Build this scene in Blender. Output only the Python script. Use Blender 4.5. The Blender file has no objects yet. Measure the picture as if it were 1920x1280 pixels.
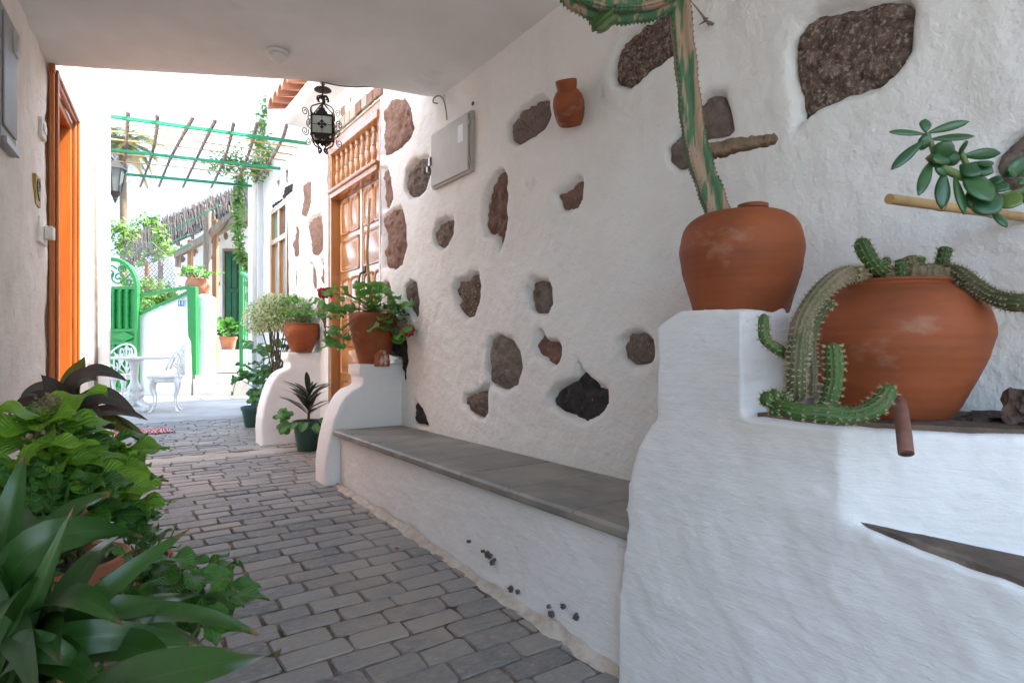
import bpy, bmesh, math, random
import numpy as np
from mathutils import Vector, Matrix
S = bpy.context.scene
COL = S.collection
R = random.Random(11)
rad = math.radians
# ------------------------------------------------------------------ camera
# world: +Y runs along the alley (u), +X towards the stone-studded wall (v), eye at z = 1
CS, SN = 0.821, 0.571
FPX, HX, HY, EYE = 1130.0, 960.0, 655.0, 1.0
cam_d = bpy.data.cameras.new('camera')
cam = bpy.data.objects.new('camera', cam_d); COL.objects.link(cam)
cam.location = (0, 0, EYE)
cam.rotation_euler = (math.pi/2, 0, -math.atan2(SN, CS))
cam_d.sensor_width = 36; cam_d.lens = FPX/1920*36; cam_d.shift_y = 15/1920
cam_d.clip_start = 0.02; cam_d.clip_end = 5000
cam_d.dof.use_dof = True; cam_d.dof.focus_distance = 3.2; cam_d.dof.aperture_fstop = 14
S.camera = cam
# ------------------------------------------------------------------ light
SUN_EL, SUN_AZ = 57.0, 118.0          # degrees; azimuth measured from +Y towards +X
w = bpy.data.worlds.new('World'); S.world = w; w.use_nodes = True
nt = w.node_tree; bg = nt.nodes['Background']
sky = nt.nodes.new('ShaderNodeTexSky'); sky.sky_type = 'NISHITA'; sky.sun_disc = False
sky.sun_elevation = rad(SUN_EL); sky.sun_rotation = rad(SUN_AZ)
sky.air_density = 1.2; sky.dust_density = 1.7; sky.ozone_density = 1.0
nt.links.new(sky.outputs[0], bg.inputs[0]); bg.inputs[1].default_value = 0.15
sl = bpy.data.lights.new('sun', 'SUN'); sl.energy = 3.6; sl.angle = rad(0.5); sl.color = (1, .95, .87)
so = bpy.data.objects.new('sun', sl); COL.objects.link(so)
sd_ = Vector((math.sin(rad(SUN_AZ))*math.cos(rad(SUN_EL)), math.cos(rad(SUN_AZ))*math.cos(rad(SUN_EL)), math.sin(rad(SUN_EL))))
so.rotation_euler = sd_.to_track_quat('Z', 'Y').to_euler(); so.location = (0, 0, 30)
S.view_settings.view_transform = 'Standard'; S.view_settings.look = 'None'
S.view_settings.exposure = 2.58; S.view_settings.gamma = 1.0; S.view_settings.use_curve_mapping = False
S.cycles.use_denoising = True
S.cycles.max_bounces = 10; S.cycles.diffuse_bounces = 7; S.cycles.glossy_bounces = 3
S.cycles.transmission_bounces = 5; S.cycles.transparent_max_bounces = 8
S.cycles.sample_clamp_indirect = 8

# ------------------------------------------------------------------ pixels to places
def pt(px, py, k):
    r = (px-HX)/FPX
    return Vector(((CS*r+SN)*k, (CS-SN*r)*k, EYE+(HY-py)/FPX*k))
def kx(px, v):
    return v/(CS*(px-HX)/FPX+SN)
def onx(px, py, v): return pt(px, py, kx(px, v))
def ku(px, u): return u/(CS-SN*(px-HX)/FPX)
def onu(px, py, u): return pt(px, py, ku(px, u))
def onz(px, py, z): return pt(px, py, (EYE-z)*FPX/(py-HY))
FWD = Vector((SN, CS, 0)); RGT = Vector((CS, -SN, 0)); UP = Vector((0, 0, 1))
GU = [-40, -1, 1.3, 3.5, 5, 8.8, 12, 60]; GZ = [-.06, 0, .05, .14, .165, .20, .205, .21]
def g(u): return float(np.interp(u, GU, GZ))
def gpt(px, k):                      # point on the ground below pixel column px at depth k
    p = pt(px, HY, k); p.z = g(p.y); return p
WALL = 1.695
def lwall(u): return -.198+.102*(u-4.15)

# ------------------------------------------------------------------ noise
_tab = np.random.RandomState(5).rand(256, 256)
def vn(x, y):
    x = np.asarray(x, float); y = np.asarray(y, float)
    xi = np.floor(x).astype(int); yi = np.floor(y).astype(int)
    fx = x-xi; fy = y-yi; fx = fx*fx*(3-2*fx); fy = fy*fy*(3-2*fy)
    a = _tab[xi & 255, yi & 255]; b = _tab[(xi+1) & 255, yi & 255]
    c = _tab[xi & 255, (yi+1) & 255]; d = _tab[(xi+1) & 255, (yi+1) & 255]
    return (a*(1-fx)+b*fx)*(1-fy)+(c*(1-fx)+d*fx)*fy-.5
def fbm(x, y, o=3):
    s = 0; a = 1
    for i in range(o):
        s = s+a*vn(x*2**i+17.3*i, y*2**i+9.1*i); a *= .5
    return s
def sstep(a, b, x):
    t = np.clip((x-a)/(b-a), 0, 1); return t*t*(3-2*t)

# ------------------------------------------------------------------ materials
def _n(nt, typ, **kw):
    n = nt.nodes.new(typ)
    for k, v in kw.items(): setattr(n, k, v)
    return n
def mat(name, c1, c2=None, scale=6, rough=.7, detail=4, contrast=(.35, .65), bump=0, bscale=40, bdist=.004,
        spec=.4, rnd=None, tint=None, stretch=(1, 1, 1), metal=0, coat=0, c3=None, c3scale=2, c3range=(.55, .7),
        trans=0, sub=0, bump2=0, b2scale=6, b2dist=.01, crease=0, brush=0, wnoise=None):
    m = bpy.data.materials.new(name); m.use_nodes = True
    nt = m.node_tree; L = nt.links.new; p = nt.nodes['Principled BSDF']
    tc = _n(nt, 'ShaderNodeTexCoord'); mp = _n(nt, 'ShaderNodeMapping'); mp.inputs['Scale'].default_value = stretch
    L(tc.outputs['Object'], mp.inputs[0])
    vec = mp.outputs[0]
    if rnd:                          # every piece gets its own stretch of grain
        oi0 = _n(nt, 'ShaderNodeObjectInfo'); sc_ = _n(nt, 'ShaderNodeVectorMath', operation='SCALE'); sc_.inputs[0].default_value = (37, 53, 71); L(oi0.outputs['Random'], sc_.inputs['Scale'])
        ad_ = _n(nt, 'ShaderNodeVectorMath', operation='ADD'); L(vec, ad_.inputs[0]); L(sc_.outputs[0], ad_.inputs[1]); vec = ad_.outputs[0]
    col = _n(nt, 'ShaderNodeRGB'); col.outputs[0].default_value = (*c1, 1); out = col.outputs[0]
    def noise(sc, de, ro=.55):
        n = _n(nt, 'ShaderNodeTexNoise'); n.inputs['Scale'].default_value = sc; n.inputs['Detail'].default_value = de
        n.inputs['Roughness'].default_value = ro; L(vec, n.inputs['Vector']); return n.outputs['Fac']
    def rng(f, a, b):
        r = _n(nt, 'ShaderNodeMapRange'); r.inputs[1].default_value = a; r.inputs[2].default_value = b
        L(f, r.inputs[0]); return r.outputs[0]
    def mix(f, a, b):
        x = _n(nt, 'ShaderNodeMix', data_type='RGBA')
        if isinstance(f, (int, float)): x.inputs[0].default_value = f
        else: L(f, x.inputs[0])
        L(a, x.inputs[6])
        if isinstance(b, tuple): x.inputs[7].default_value = (*b, 1)
        else: L(b, x.inputs[7])
        return x.outputs[2]
    if c2: out = mix(rng(noise(scale, detail, .62), *contrast), out, c2)
    if c3: out = mix(rng(noise(c3scale, 5, .6), *c3range), out, c3)
    if rnd:
        oi = _n(nt, 'ShaderNodeObjectInfo'); out = mix(oi.outputs['Random'], out, mix(.65, out, rnd))
    if wnoise:                       # sand and dust lying over many pieces
        ge = _n(nt, 'ShaderNodeNewGeometry'); nw = _n(nt, 'ShaderNodeTexNoise'); nw.inputs['Scale'].default_value = 1.7; nw.inputs['Detail'].default_value = 8; nw.inputs['Roughness'].default_value = .68
        L(ge.outputs['Position'], nw.inputs['Vector']); out = mix(rng(nw.outputs['Fac'], .47, .72), out, wnoise)
    if tint:
        at = _n(nt, 'ShaderNodeAttribute'); at.attribute_name = 'tint'; out = mix(at.outputs['Fac'], out, tint)
    L(out, p.inputs['Base Color'])
    p.inputs['Roughness'].default_value = rough; p.inputs['Metallic'].default_value = metal
    p.inputs['Specular IOR Level'].default_value = spec; p.inputs['Coat Weight'].default_value = coat
    p.inputs['Coat Roughness'].default_value = .12
    if sub: p.inputs['Subsurface Weight'].default_value = sub; p.inputs['Subsurface Radius'].default_value = (.01, .02, .005)
    nrm = None
    for b, sc, di in ((bump, bscale, bdist), (bump2, b2scale, b2dist)):
        if b:
            bn = _n(nt, 'ShaderNodeBump'); bn.inputs['Strength'].default_value = b; bn.inputs['Distance'].default_value = di
            L(noise(sc, 5, .6), bn.inputs['Height'])
            if nrm: L(nrm, bn.inputs['Normal'])
            nrm = bn.outputs[0]
    if brush:                        # limewash brush strokes, slightly slanting
        m3 = _n(nt, 'ShaderNodeMapping'); m3.inputs['Rotation'].default_value = (.3, .3, 0); m3.inputs['Scale'].default_value = (5, 5, 38); L(tc.outputs['Object'], m3.inputs[0])
        n3 = _n(nt, 'ShaderNodeTexNoise'); n3.inputs['Scale'].default_value = 1.6; n3.inputs['Detail'].default_value = 6; n3.inputs['Roughness'].default_value = .65; n3.inputs['Distortion'].default_value = .6; L(m3.outputs[0], n3.inputs['Vector'])
        bn = _n(nt, 'ShaderNodeBump'); bn.inputs['Strength'].default_value = brush; bn.inputs['Distance'].default_value = .006
        L(n3.outputs['Fac'], bn.inputs['Height']); L(nrm, bn.inputs['Normal']); nrm = bn.outputs[0]
    if crease:                       # sparse raised trowel edges in the plaster
        def MM(op, a, b):
            n = _n(nt, 'ShaderNodeMath', operation=op)
            for i, x in enumerate((a, b)):
                if isinstance(x, (int, float)): n.inputs[i].default_value = x
                else: L(x, n.inputs[i])
            return n.outputs[0]
        e = MM('ABSOLUTE', MM('SUBTRACT', noise(8.5, 4, .55), .5), 0)
        r_ = _n(nt, 'ShaderNodeMapRange', interpolation_type='SMOOTHSTEP'); r_.inputs[1].default_value = 0; r_.inputs[2].default_value = .022
        r_.inputs[3].default_value = 1; r_.inputs[4].default_value = 0; L(e, r_.inputs[0])
        k_ = MM('MULTIPLY', r_.outputs[0], rng(noise(6.5, 2), .56, .70))
        bn = _n(nt, 'ShaderNodeBump'); bn.inputs['Strength'].default_value = crease; bn.inputs['Distance'].default_value = .006
        L(k_, bn.inputs['Height']); L(nrm, bn.inputs['Normal']); nrm = bn.outputs[0]
    if nrm: L(nrm, p.inputs['Normal'])
    if trans:
        t = _n(nt, 'ShaderNodeBsdfTranslucent'); L(out, t.inputs['Color'])
        if nrm: L(nrm, t.inputs['Normal'])
        mx = _n(nt, 'ShaderNodeMixShader'); mx.inputs[0].default_value = trans
        L(p.outputs[0], mx.inputs[1]); L(t.outputs[0], mx.inputs[2])
        L(mx.outputs[0], nt.nodes['Material Output'].inputs['Surface'])
    return m
def leafmat(name, c1, c2, vein, rough=.35, trans=.25, ribs=0, riba=.3, midw=.035, rnd=None, bumps=.35, edge=None, tip=0):
    """leaf blade: uv.x runs base to tip, uv.y across; lighter midrib, fine parallel or slanting veins"""
    m = mat(name, c1, c2, scale=9, rough=rough, spec=.5, trans=trans, rnd=rnd)
    nt = m.node_tree; L = nt.links.new; p = nt.nodes['Principled BSDF']
    src = p.inputs['Base Color'].links[0].from_socket
    uv = _n(nt, 'ShaderNodeUVMap'); sx = _n(nt, 'ShaderNodeSeparateXYZ'); L(uv.outputs[0], sx.inputs[0])
    def M(op, a, b=None):
        n = _n(nt, 'ShaderNodeMath', operation=op)
        for i, x in enumerate((a, b)):
            if x is None: continue
            if isinstance(x, (int, float)): n.inputs[i].default_value = x
            else: L(x, n.inputs[i])
        return n.outputs[0]
    ay = M('ABSOLUTE', M('SUBTRACT', sx.outputs[1], .5))
    mid = M('LESS_THAN', ay, midw/2)
    if ribs > 0:      # parallel veins (strap leaves)
        s = M('SINE', M('MULTIPLY', sx.outputs[1], ribs*6.283))
    else:             # slanting side veins
        s = M('SINE', M('MULTIPLY', M('SUBTRACT', sx.outputs[0], M('MULTIPLY', ay, .55)), 70))
    sv = M('POWER', M('MAXIMUM', s, 0), 6)
    fac = M('MAXIMUM', M('MULTIPLY', mid, .75), M('MULTIPLY', sv, riba))
    x = _n(nt, 'ShaderNodeMix', data_type='RGBA'); L(fac, x.inputs[0]); L(src, x.inputs[6]); x.inputs[7].default_value = (*vein, 1)
    out = x.outputs[2]
    if edge:
        e = _n(nt, 'ShaderNodeMapRange'); e.inputs[1].default_value = .40; e.inputs[2].default_value = .5; L(ay, e.inputs[0])
        x2 = _n(nt, 'ShaderNodeMix', data_type='RGBA'); L(e.outputs[0], x2.inputs[0]); L(out, x2.inputs[6]); x2.inputs[7].default_value = (*edge, 1)
        out = x2.outputs[2]
    if tip:
        nz = _n(nt, 'ShaderNodeTexNoise'); nz.inputs['Scale'].default_value = 25; e2 = _n(nt, 'ShaderNodeMapRange'); e2.inputs[1].default_value = tip; e2.inputs[2].default_value = tip+.03
        L(M('ADD', sx.outputs[0], M('MULTIPLY', M('SUBTRACT', nz.outputs['Fac'], .5), .12)), e2.inputs[0])
        x3 = _n(nt, 'ShaderNodeMix', data_type='RGBA'); L(e2.outputs[0], x3.inputs[0]); L(out, x3.inputs[6]); x3.inputs[7].default_value = (.20, .11, .05, 1); out = x3.outputs[2]
    L(out, p.inputs['Base Color'])
    for n in nt.nodes:
        if n.type == 'BSDF_TRANSLUCENT': L(out, n.inputs['Color'])
    bn = _n(nt, 'ShaderNodeBump'); bn.inputs['Strength'].default_value = bumps; bn.inputs['Distance'].default_value = .003
    L(M('SUBTRACT', s, M('MULTIPLY', mid, 2)), bn.inputs['Height']); L(bn.outputs[0], p.inputs['Normal'])
    return m

M = {}
M['plaster'] = mat('lime_plaster', (.80, .80, .79), (.72, .70, .67), scale=2.2, contrast=(.48, .78), rough=.85, spec=.2, bump=.5, bscale=55, bdist=.006,
                   bump2=.7, b2scale=16, b2dist=.016, c3=(.60, .55, .49), c3scale=5, c3range=(.66, .82), crease=.12, brush=.3)
M['plaster_cool'] = mat('painted_plaster', (.80, .80, .80), (.73, .73, .73), scale=3, contrast=(.45, .75), rough=.7, spec=.3, bump=.4, bscale=42, bdist=.006,
                   bump2=.5, b2scale=9, b2dist=.012, stretch=(1, .7, 1.2), c3=(.62, .58, .53), c3scale=7, c3range=(.7, .84), crease=.12, brush=.45)
M['plaster_left'] = mat('weathered_plaster', (.83, .81, .78), (.73, .69, .63), scale=3.5, contrast=(.42, .72), rough=.85, spec=.2, bump=.5, bscale=45, bdist=.005,
                   bump2=.6, b2scale=8, b2dist=.012, c3=(.50, .45, .38), c3scale=9, c3range=(.66, .8), crease=.12, brush=.45)
M['ceiling'] = mat('ceiling_plaster', (.84, .85, .84), (.74, .74, .72), c3=(.66, .62, .57), c3scale=2.2, c3range=(.62, .78), scale=1.5, rough=.9, spec=.1, bump=.3, bscale=20, bdist=.006, bump2=.4, b2scale=4, b2dist=.012)
M['stone'] = mat('volcanic_stone', (.215, .148, .118), (.082, .055, .045), scale=34, contrast=(.38, .6), rough=.95, spec=.15, bump=1, bscale=60, bdist=.012,
                 bump2=1, b2scale=22, b2dist=.02, c3=(.40, .33, .285), c3scale=85, c3range=(.52, .66), rnd=(.25, .20, .17))
M['stone_pale'] = mat('pale_volcanic_stone', (.30, .185, .145), (.19, .115, .09), scale=22, rough=.95, spec=.15, bump=1, bscale=70, bdist=.008, bump2=.6, b2scale=20, b2dist=.014,
                 c3=(.42, .30, .25), c3scale=40, c3range=(.6, .72), rnd=(.26, .17, .14))
M['basalt'] = mat('dark_basalt', (.062, .056, .056), (.03, .027, .027), scale=20, rough=.9, spec=.25, bump=1, bscale=40, bdist=.012, bump2=1, b2scale=14, b2dist=.02, c3=(.22, .2, .19), c3scale=40, c3range=(.64, .74))
M['slate'] = mat('grey_slate', (.245, .235, .215), (.175, .168, .155), scale=5, rough=.5, spec=.4, bump=.25, bscale=60, bdist=.002, c3=(.34, .295, .245), c3scale=4, c3range=(.48, .72))
M['brown_tread'] = mat('worn_tread', (.16, .115, .085), (.09, .065, .05), scale=9, rough=.9, bump=.6, bscale=60, bdist=.004, c3=(.27, .23, .19), c3scale=6, c3range=(.58, .75))
M['paver'] = mat('basalt_paver', (.205, .198, .190), (.115, .112, .110), scale=7, contrast=(.3, .7), rough=.55, spec=.4, bump=.55, bscale=55, bdist=.003,
                 bump2=.7, b2scale=14, b2dist=.006, rnd=(.37, .335, .30), wnoise=(.37, .30, .245), c3=(.36, .315, .27), c3scale=6, c3range=(.54, .76))
M['mortar'] = mat('mortar', (.24, .18, .145), (.07, .05, .04), scale=14, rough=.95, spec=.15, bump=.9, bscale=70, bdist=.006, bump2=.8, b2scale=20, b2dist=.01, c3=(.27, .215, .175), c3scale=3, c3range=(.5, .7))
M['concrete'] = mat('worn_concrete', (.40, .36, .31), (.28, .25, .215), scale=3, rough=.85, bump=.5, bscale=40, bdist=.004, c3=(.46, .43, .39), c3scale=1.5, c3range=(.5, .7))
M['earth'] = mat('earth', (.22, .205, .19), (.15, .14, .13), scale=.5, rough=1)
M['terra'] = mat('terracotta', (.30, .078, .024), (.15, .042, .018), scale=3.2, contrast=(.38, .72), rough=.65, spec=.35, bump=.12, bscale=14, bdist=.002, c3=(.36, .19, .125), c3scale=5, c3range=(.58, .74), stretch=(1, 1, 2), bump2=.2, b2scale=45, b2dist=.002)
M['terra_pale'] = mat('pale_terracotta', (.50, .20, .11), (.40, .14, .075), scale=6, rough=.75, bump=.2, bscale=60, bdist=.003)
M['terra_lime'] = mat('limed_terracotta', (.33, .10, .05), (.62, .55, .5), scale=22, contrast=(.52, .66), rough=.8, bump=.5, bscale=40, bdist=.004)
M['tile'] = mat('roof_tile', (.40, .17, .10), (.27, .11, .07), scale=8, rough=.8, bump=.3, bscale=40, rnd=(.5, .26, .17))
M['wood'] = mat('varnished_wood', (.47, .215, .075), (.38, .16, .05), scale=4, rough=.22, spec=.5, coat=.6, stretch=(6, 6, .5), bump=.15, bscale=14, bdist=.002)
M['wood_left'] = mat('orange_varnished_wood', (.42, .125, .020), (.33, .085, .013), scale=4, rough=.34, spec=.5, coat=.3, stretch=(6, 6, .5), bump=.15, bscale=14, bdist=.002)
M['wood_old'] = mat('weathered_wood', (.27, .21, .16), (.15, .115, .09), scale=5, rough=.9, stretch=(7, 7, .6), bump=.7, bscale=12, bdist=.006)
M['wood_post'] = mat('brown_post_wood', (.34, .17, .08), (.22, .105, .05), scale=5, rough=.75, stretch=(7, 7, .5), bump=.4, bscale=12, bdist=.004)
M['stick'] = mat('grey_branch', (.26, .21, .19), (.16, .125, .115), scale=12, rough=.85, bump=.5, bscale=60, bdist=.003)
M['cane'] = mat('cane', (.55, .36, .16), (.42, .25, .1), scale=5, rough=.5, spec=.4, stretch=(2, 2, 2), bump=.1, bscale=40)
M['straw'] = mat('thatch_cane', (.33, .25, .17), (.17, .125, .09), scale=6, rough=.95, tint=(.12, .10, .085), bump=.5, bscale=30)
M['green'] = mat('green_paint', (.010, .24, .042), (.008, .19, .034), scale=4, rough=.4, spec=.5, bump=.12, bscale=50, bdist=.002)
M['green_pipe'] = mat('green_pipe_paint', (.015, .28, .12), (.012, .20, .09), scale=9, rough=.45, spec=.45)
M['green_dark'] = mat('dark_green_paint', (.008, .085, .035), (.006, .06, .026), scale=4, rough=.5)
M['iron'] = mat('wrought_iron', (.030, .028, .026), (.05, .042, .036), scale=30, rough=.55, metal=.3, spec=.4, bump=.3, bscale=90, bdist=.001)
M['white_iron'] = mat('white_enamel_iron', (.80, .77, .74), (.70, .66, .62), scale=12, rough=.4, spec=.5, bump=.2, bscale=60, bdist=.002)
M['grey_metal'] = mat('grey_painted_metal', (.43, .42, .385), (.38, .37, .34), scale=6, rough=.5, spec=.4, bump=.08, bscale=80, c3=(.26, .20, .14), c3scale=11, c3range=(.72, .8))
M['meter_grey'] = mat('grey_plastic', (.33, .34, .35), (.27, .28, .29), scale=5, rough=.5)
M['white_plastic'] = mat('white_plastic', (.76, .75, .71), (.72, .71, .67), scale=4, rough=.4)
M['sticker'] = mat('paper_sticker', (.72, .76, .80), (.66, .70, .75), scale=30, rough=.5)
M['brass'] = mat('brass', (.42, .27, .07), (.33, .2, .05), scale=30, rough=.4, metal=.6)
M['black'] = mat('black_paint', (.018, .018, .019), (.03, .03, .03), scale=20, rough=.45)
M['steel'] = mat('steel', (.35, .35, .36), (.28, .28, .28), scale=20, rough=.35, metal=.9)
M['blue_tile'] = mat('blue_enamel', (.035, .16, .36), (.03, .13, .3), scale=10, rough=.3)
M['white_paint'] = mat('white_paint', (.82, .82, .82), (.78, .78, .78), scale=10, rough=.5)
M['frost'] = mat('frosted_pane', (.80, .83, .79), (.74, .77, .73), scale=4, rough=.25, spec=.5, trans=.65)
M['pane'] = mat('window_pane', (.10, .12, .12), (.16, .18, .18), scale=3, rough=.06, spec=.6)
M['green_pane'] = mat('green_curtained_pane', (.10, .42, .32), (.08, .34, .27), scale=3, rough=.15, spec=.5)
M['soil'] = mat('soil', (.05, .035, .025), (.025, .018, .013), scale=30, rough=1, bump=1, bscale=40, bdist=.01)
M['green_pot'] = mat('green_plastic', (.030, .085, .075), (.024, .068, .06), scale=5, rough=.4, spec=.45)
M['pipe_clay'] = mat('brown_pipe', (.20, .085, .065), (.27, .14, .115), scale=20, rough=.7, bump=.3, bscale=60)
M['bark'] = mat('bark', (.055, .042, .035), (.11, .09, .078), scale=16, rough=.95, bump=1, bscale=25, bdist=.015)
M['pebble'] = mat('driftwood_knot', (.20, .14, .11), (.06, .045, .04), scale=22, rough=.9, bump=1, bscale=30, bdist=.012)
M['spine'] = mat('cactus_spine', (.50, .44, .30), (.40, .33, .2), scale=40, rough=.8)
M['cactus'] = mat('cactus_green', (.060, .125, .026), (.04, .088, .022), c3=(.13, .11, .055), c3scale=14, c3range=(.58, .72), scale=10, rough=.6, bump=.4, bscale=60, bdist=.002)
M['cactus_old'] = mat('old_cactus_skin', (.085, .105, .045), (.17, .135, .085), scale=9, contrast=(.4, .65), rough=.8, bump=.5, bscale=60, bdist=.002)
M['cactus_brown'] = mat('corky_cactus_skin', (.22, .165, .11), (.12, .115, .055), scale=10, contrast=(.4, .65), rough=.9, bump=.6, bscale=50, bdist=.003)
M['euph'] = mat('ribbed_cactus_skin', (.045, .125, .055), (.30, .20, .135), scale=3.6, contrast=(.50, .545), detail=3, rough=.6, spec=.4, stretch=(7, 7, .9), bump=.6, bscale=9, bdist=.004, c3=(.20, .125, .08), c3scale=9, c3range=(.58, .68))
M['euph_brown'] = mat('dried_cactus_arm', (.24, .165, .105), (.13, .085, .05), scale=8, rough=.95, stretch=(1, 6, 6), bump=1, bscale=14, bdist=.008)
M['stem_green'] = mat('green_stem', (.10, .17, .045), (.14, .15, .06), scale=12, rough=.6)
M['stem_brown'] = mat('brown_stem', (.17, .125, .08), (.10, .075, .05), scale=12, rough=.85, bump=.5, bscale=50)
M['lf_aspid'] = leafmat('aspidistra_leaf', (.022, .072, .014), (.034, .10, .018), (.07, .16, .03), rough=.28, trans=.12, ribs=19, riba=.12, midw=.02, rnd=(.034, .10, .014), bumps=.10, edge=None, tip=.955)
M['lf_hydra'] = leafmat('hydrangea_leaf', (.23, .47, .025), (.30, .56, .04), (.30, .55, .09), rough=.42, trans=.4, riba=.35, rnd=(.09, .27, .02), bumps=.55)
M['lf_hydra_d'] = leafmat('dark_hydrangea_leaf', (.06, .19, .022), (.085, .25, .03), (.15, .32, .06), rough=.42, trans=.3, riba=.3, rnd=(.025, .085, .015), bumps=.5)
M['lf_cordy'] = leafmat('burgundy_leaf', (.10, .048, .050), (.065, .080, .052), (.17, .09, .08), rough=.22, trans=.2, ribs=9, riba=.12, midw=.03, rnd=(.075, .03, .025), bumps=.1, edge=(.13, .02, .025))
M['lf_cordy_sheen'] = leafmat('sky_sheen_leaf', (.085, .105, .085), (.11, .095, .09), (.16, .16, .13), rough=.22, trans=.2, ribs=9, riba=.15, rnd=(.12, .07, .07), bumps=.1, edge=(.16, .03, .03))  # paler ti leaf, the sky's sheen put into its colour
M['lf_cordy_g'] = leafmat('yellow_green_leaf', (.20, .25, .03), (.13, .17, .03), (.3, .32, .08), rough=.35, trans=.3, ribs=9, riba=.15, rnd=(.13, .13, .025), bumps=.1)
M['lf_dark'] = leafmat('purple_black_leaf', (.030, .030, .026), (.045, .045, .032), (.08, .09, .05), rough=.35, trans=.15, ribs=7, riba=.12, rnd=(.05, .065, .035), bumps=.1)
M['lf_ger'] = leafmat('geranium_leaf', (.11, .30, .045), (.16, .39, .065), (.24, .46, .11), rough=.5, trans=.38, riba=.2, rnd=(.06, .18, .03), bumps=.3)
M['lf_vine'] = mat('vine_leaf', (.12, .26, .045), (.17, .34, .07), scale=10, rough=.5, trans=.4, tint=(.22, .36, .08))
M['lf_var'] = mat('variegated_leaf', (.70, .72, .46), (.76, .76, .56), scale=20, rough=.55, trans=.35, tint=(.17, .31, .07))
M['lf_plain'] = leafmat('plain_leaf', (.06, .19, .03), (.09, .26, .045), (.15, .32, .09), rough=.4, trans=.3, riba=.2, rnd=(.04, .12, .025))
M['lf_jade'] = mat('jade_leaf', (.018, .066, .026), (.026, .088, .03), scale=10, rough=.3, spec=.45, coat=.1, rnd=(.035, .11, .025))
M['lf_jade_y'] = mat('yellow_jade_leaf', (.10, .16, .022), (.07, .13, .025), scale=10, rough=.3, spec=.5, coat=.15)
M['lf_fern'] = mat('fern_leaf', (.05, .15, .03), (.08, .2, .05), scale=9, rough=.45, trans=.3, tint=(.12, .25, .06))
M['palm'] = mat('palm_leaf', (.14, .19, .06), (.19, .2, .08), scale=3, rough=.6, trans=.3, tint=(.30, .25, .13))
M['petal'] = mat('red_petal', (.52, .008, .028), (.40, .005, .02), scale=30, rough=.5, trans=.25, tint=(.62, .04, .08))
M['petal_b'] = mat('pink_red_petal', (.50, .012, .05), (.66, .35, .38), scale=60, contrast=(.55, .62), rough=.5, trans=.2)
M['flower_dry'] = mat('faded_bloom', (.28, .20, .13), (.36, .24, .18), scale=40, rough=.9, tint=(.2, .18, .08))
M['hill'] = mat('haze_coloured_hill', (.16, .20, .25), (.14, .18, .23), scale=.02, rough=1)  # blue-grey distance haze is put into the base colour
M['step'] = mat('limewashed_concrete', (.66, .61, .54), (.50, .45, .38), scale=4, rough=.85, bump=.5, bscale=40, bdist=.004)
M['flake'] = mat('bare_render', (.13, .125, .12), (.08, .075, .07), scale=40, rough=.9, bump=.6, bscale=60)
M['stone_red'] = mat('reddish_stone', (.22, .125, .095), (.10, .055, .042), scale=18, contrast=(.35, .65), rough=.95, spec=.15, bump=1, bscale=45, bdist=.012, bump2=1, b2scale=16, b2dist=.02, c3=(.36, .29, .25), c3scale=40, c3range=(.60, .72), rnd=(.28, .19, .155))
M['stone_grey'] = mat('grey_brown_stone', (.24, .19, .165), (.11, .085, .075), scale=24, contrast=(.35, .62), rough=.95, spec=.15, bump=1, bscale=70, bdist=.012, bump2=1, b2scale=25, b2dist=.02, c3=(.07, .055, .05), c3scale=30, c3range=(.58, .70), rnd=(.30, .25, .22))
M['fillet'] = mat('sandy_mortar', (.60, .54, .47), (.44, .37, .31), scale=18, rough=.95, bump=.7, bscale=60, bdist=.005)
M['cable'] = mat('cable_sheath', (.30, .27, .24), (.22, .2, .18), scale=20, rough=.6)
# door mat: wavy red and white stripes
mm = mat('patterned_mat', (.45, .05, .045), rough=.9); M['mat'] = mm
_nt = mm.node_tree; _wv = _n(_nt, 'ShaderNodeTexWave'); _wv.inputs['Scale'].default_value = 5; _wv.inputs['Distortion'].default_value = 9; _wv.inputs['Detail Scale'].default_value = .6
_tc = _n(_nt, 'ShaderNodeTexCoord'); _nt.links.new(_tc.outputs['Object'], _wv.inputs[0])
_rm = _n(_nt, 'ShaderNodeValToRGB'); _rm.color_ramp.interpolation = 'CONSTANT'; _rm.color_ramp.elements[0].color = (.42, .05, .045, 1); _rm.color_ramp.elements[1].color = (.62, .58, .54, 1); _rm.color_ramp.elements[1].position = .5
_e = _rm.color_ramp.elements.new(.86); _e.color = (.2, .05, .05, 1)
_nt.links.new(_wv.outputs['Fac'], _rm.inputs[0]); _nt.links.new(_rm.outputs[0], _nt.nodes['Principled BSDF'].inputs['Base Color'])

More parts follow.
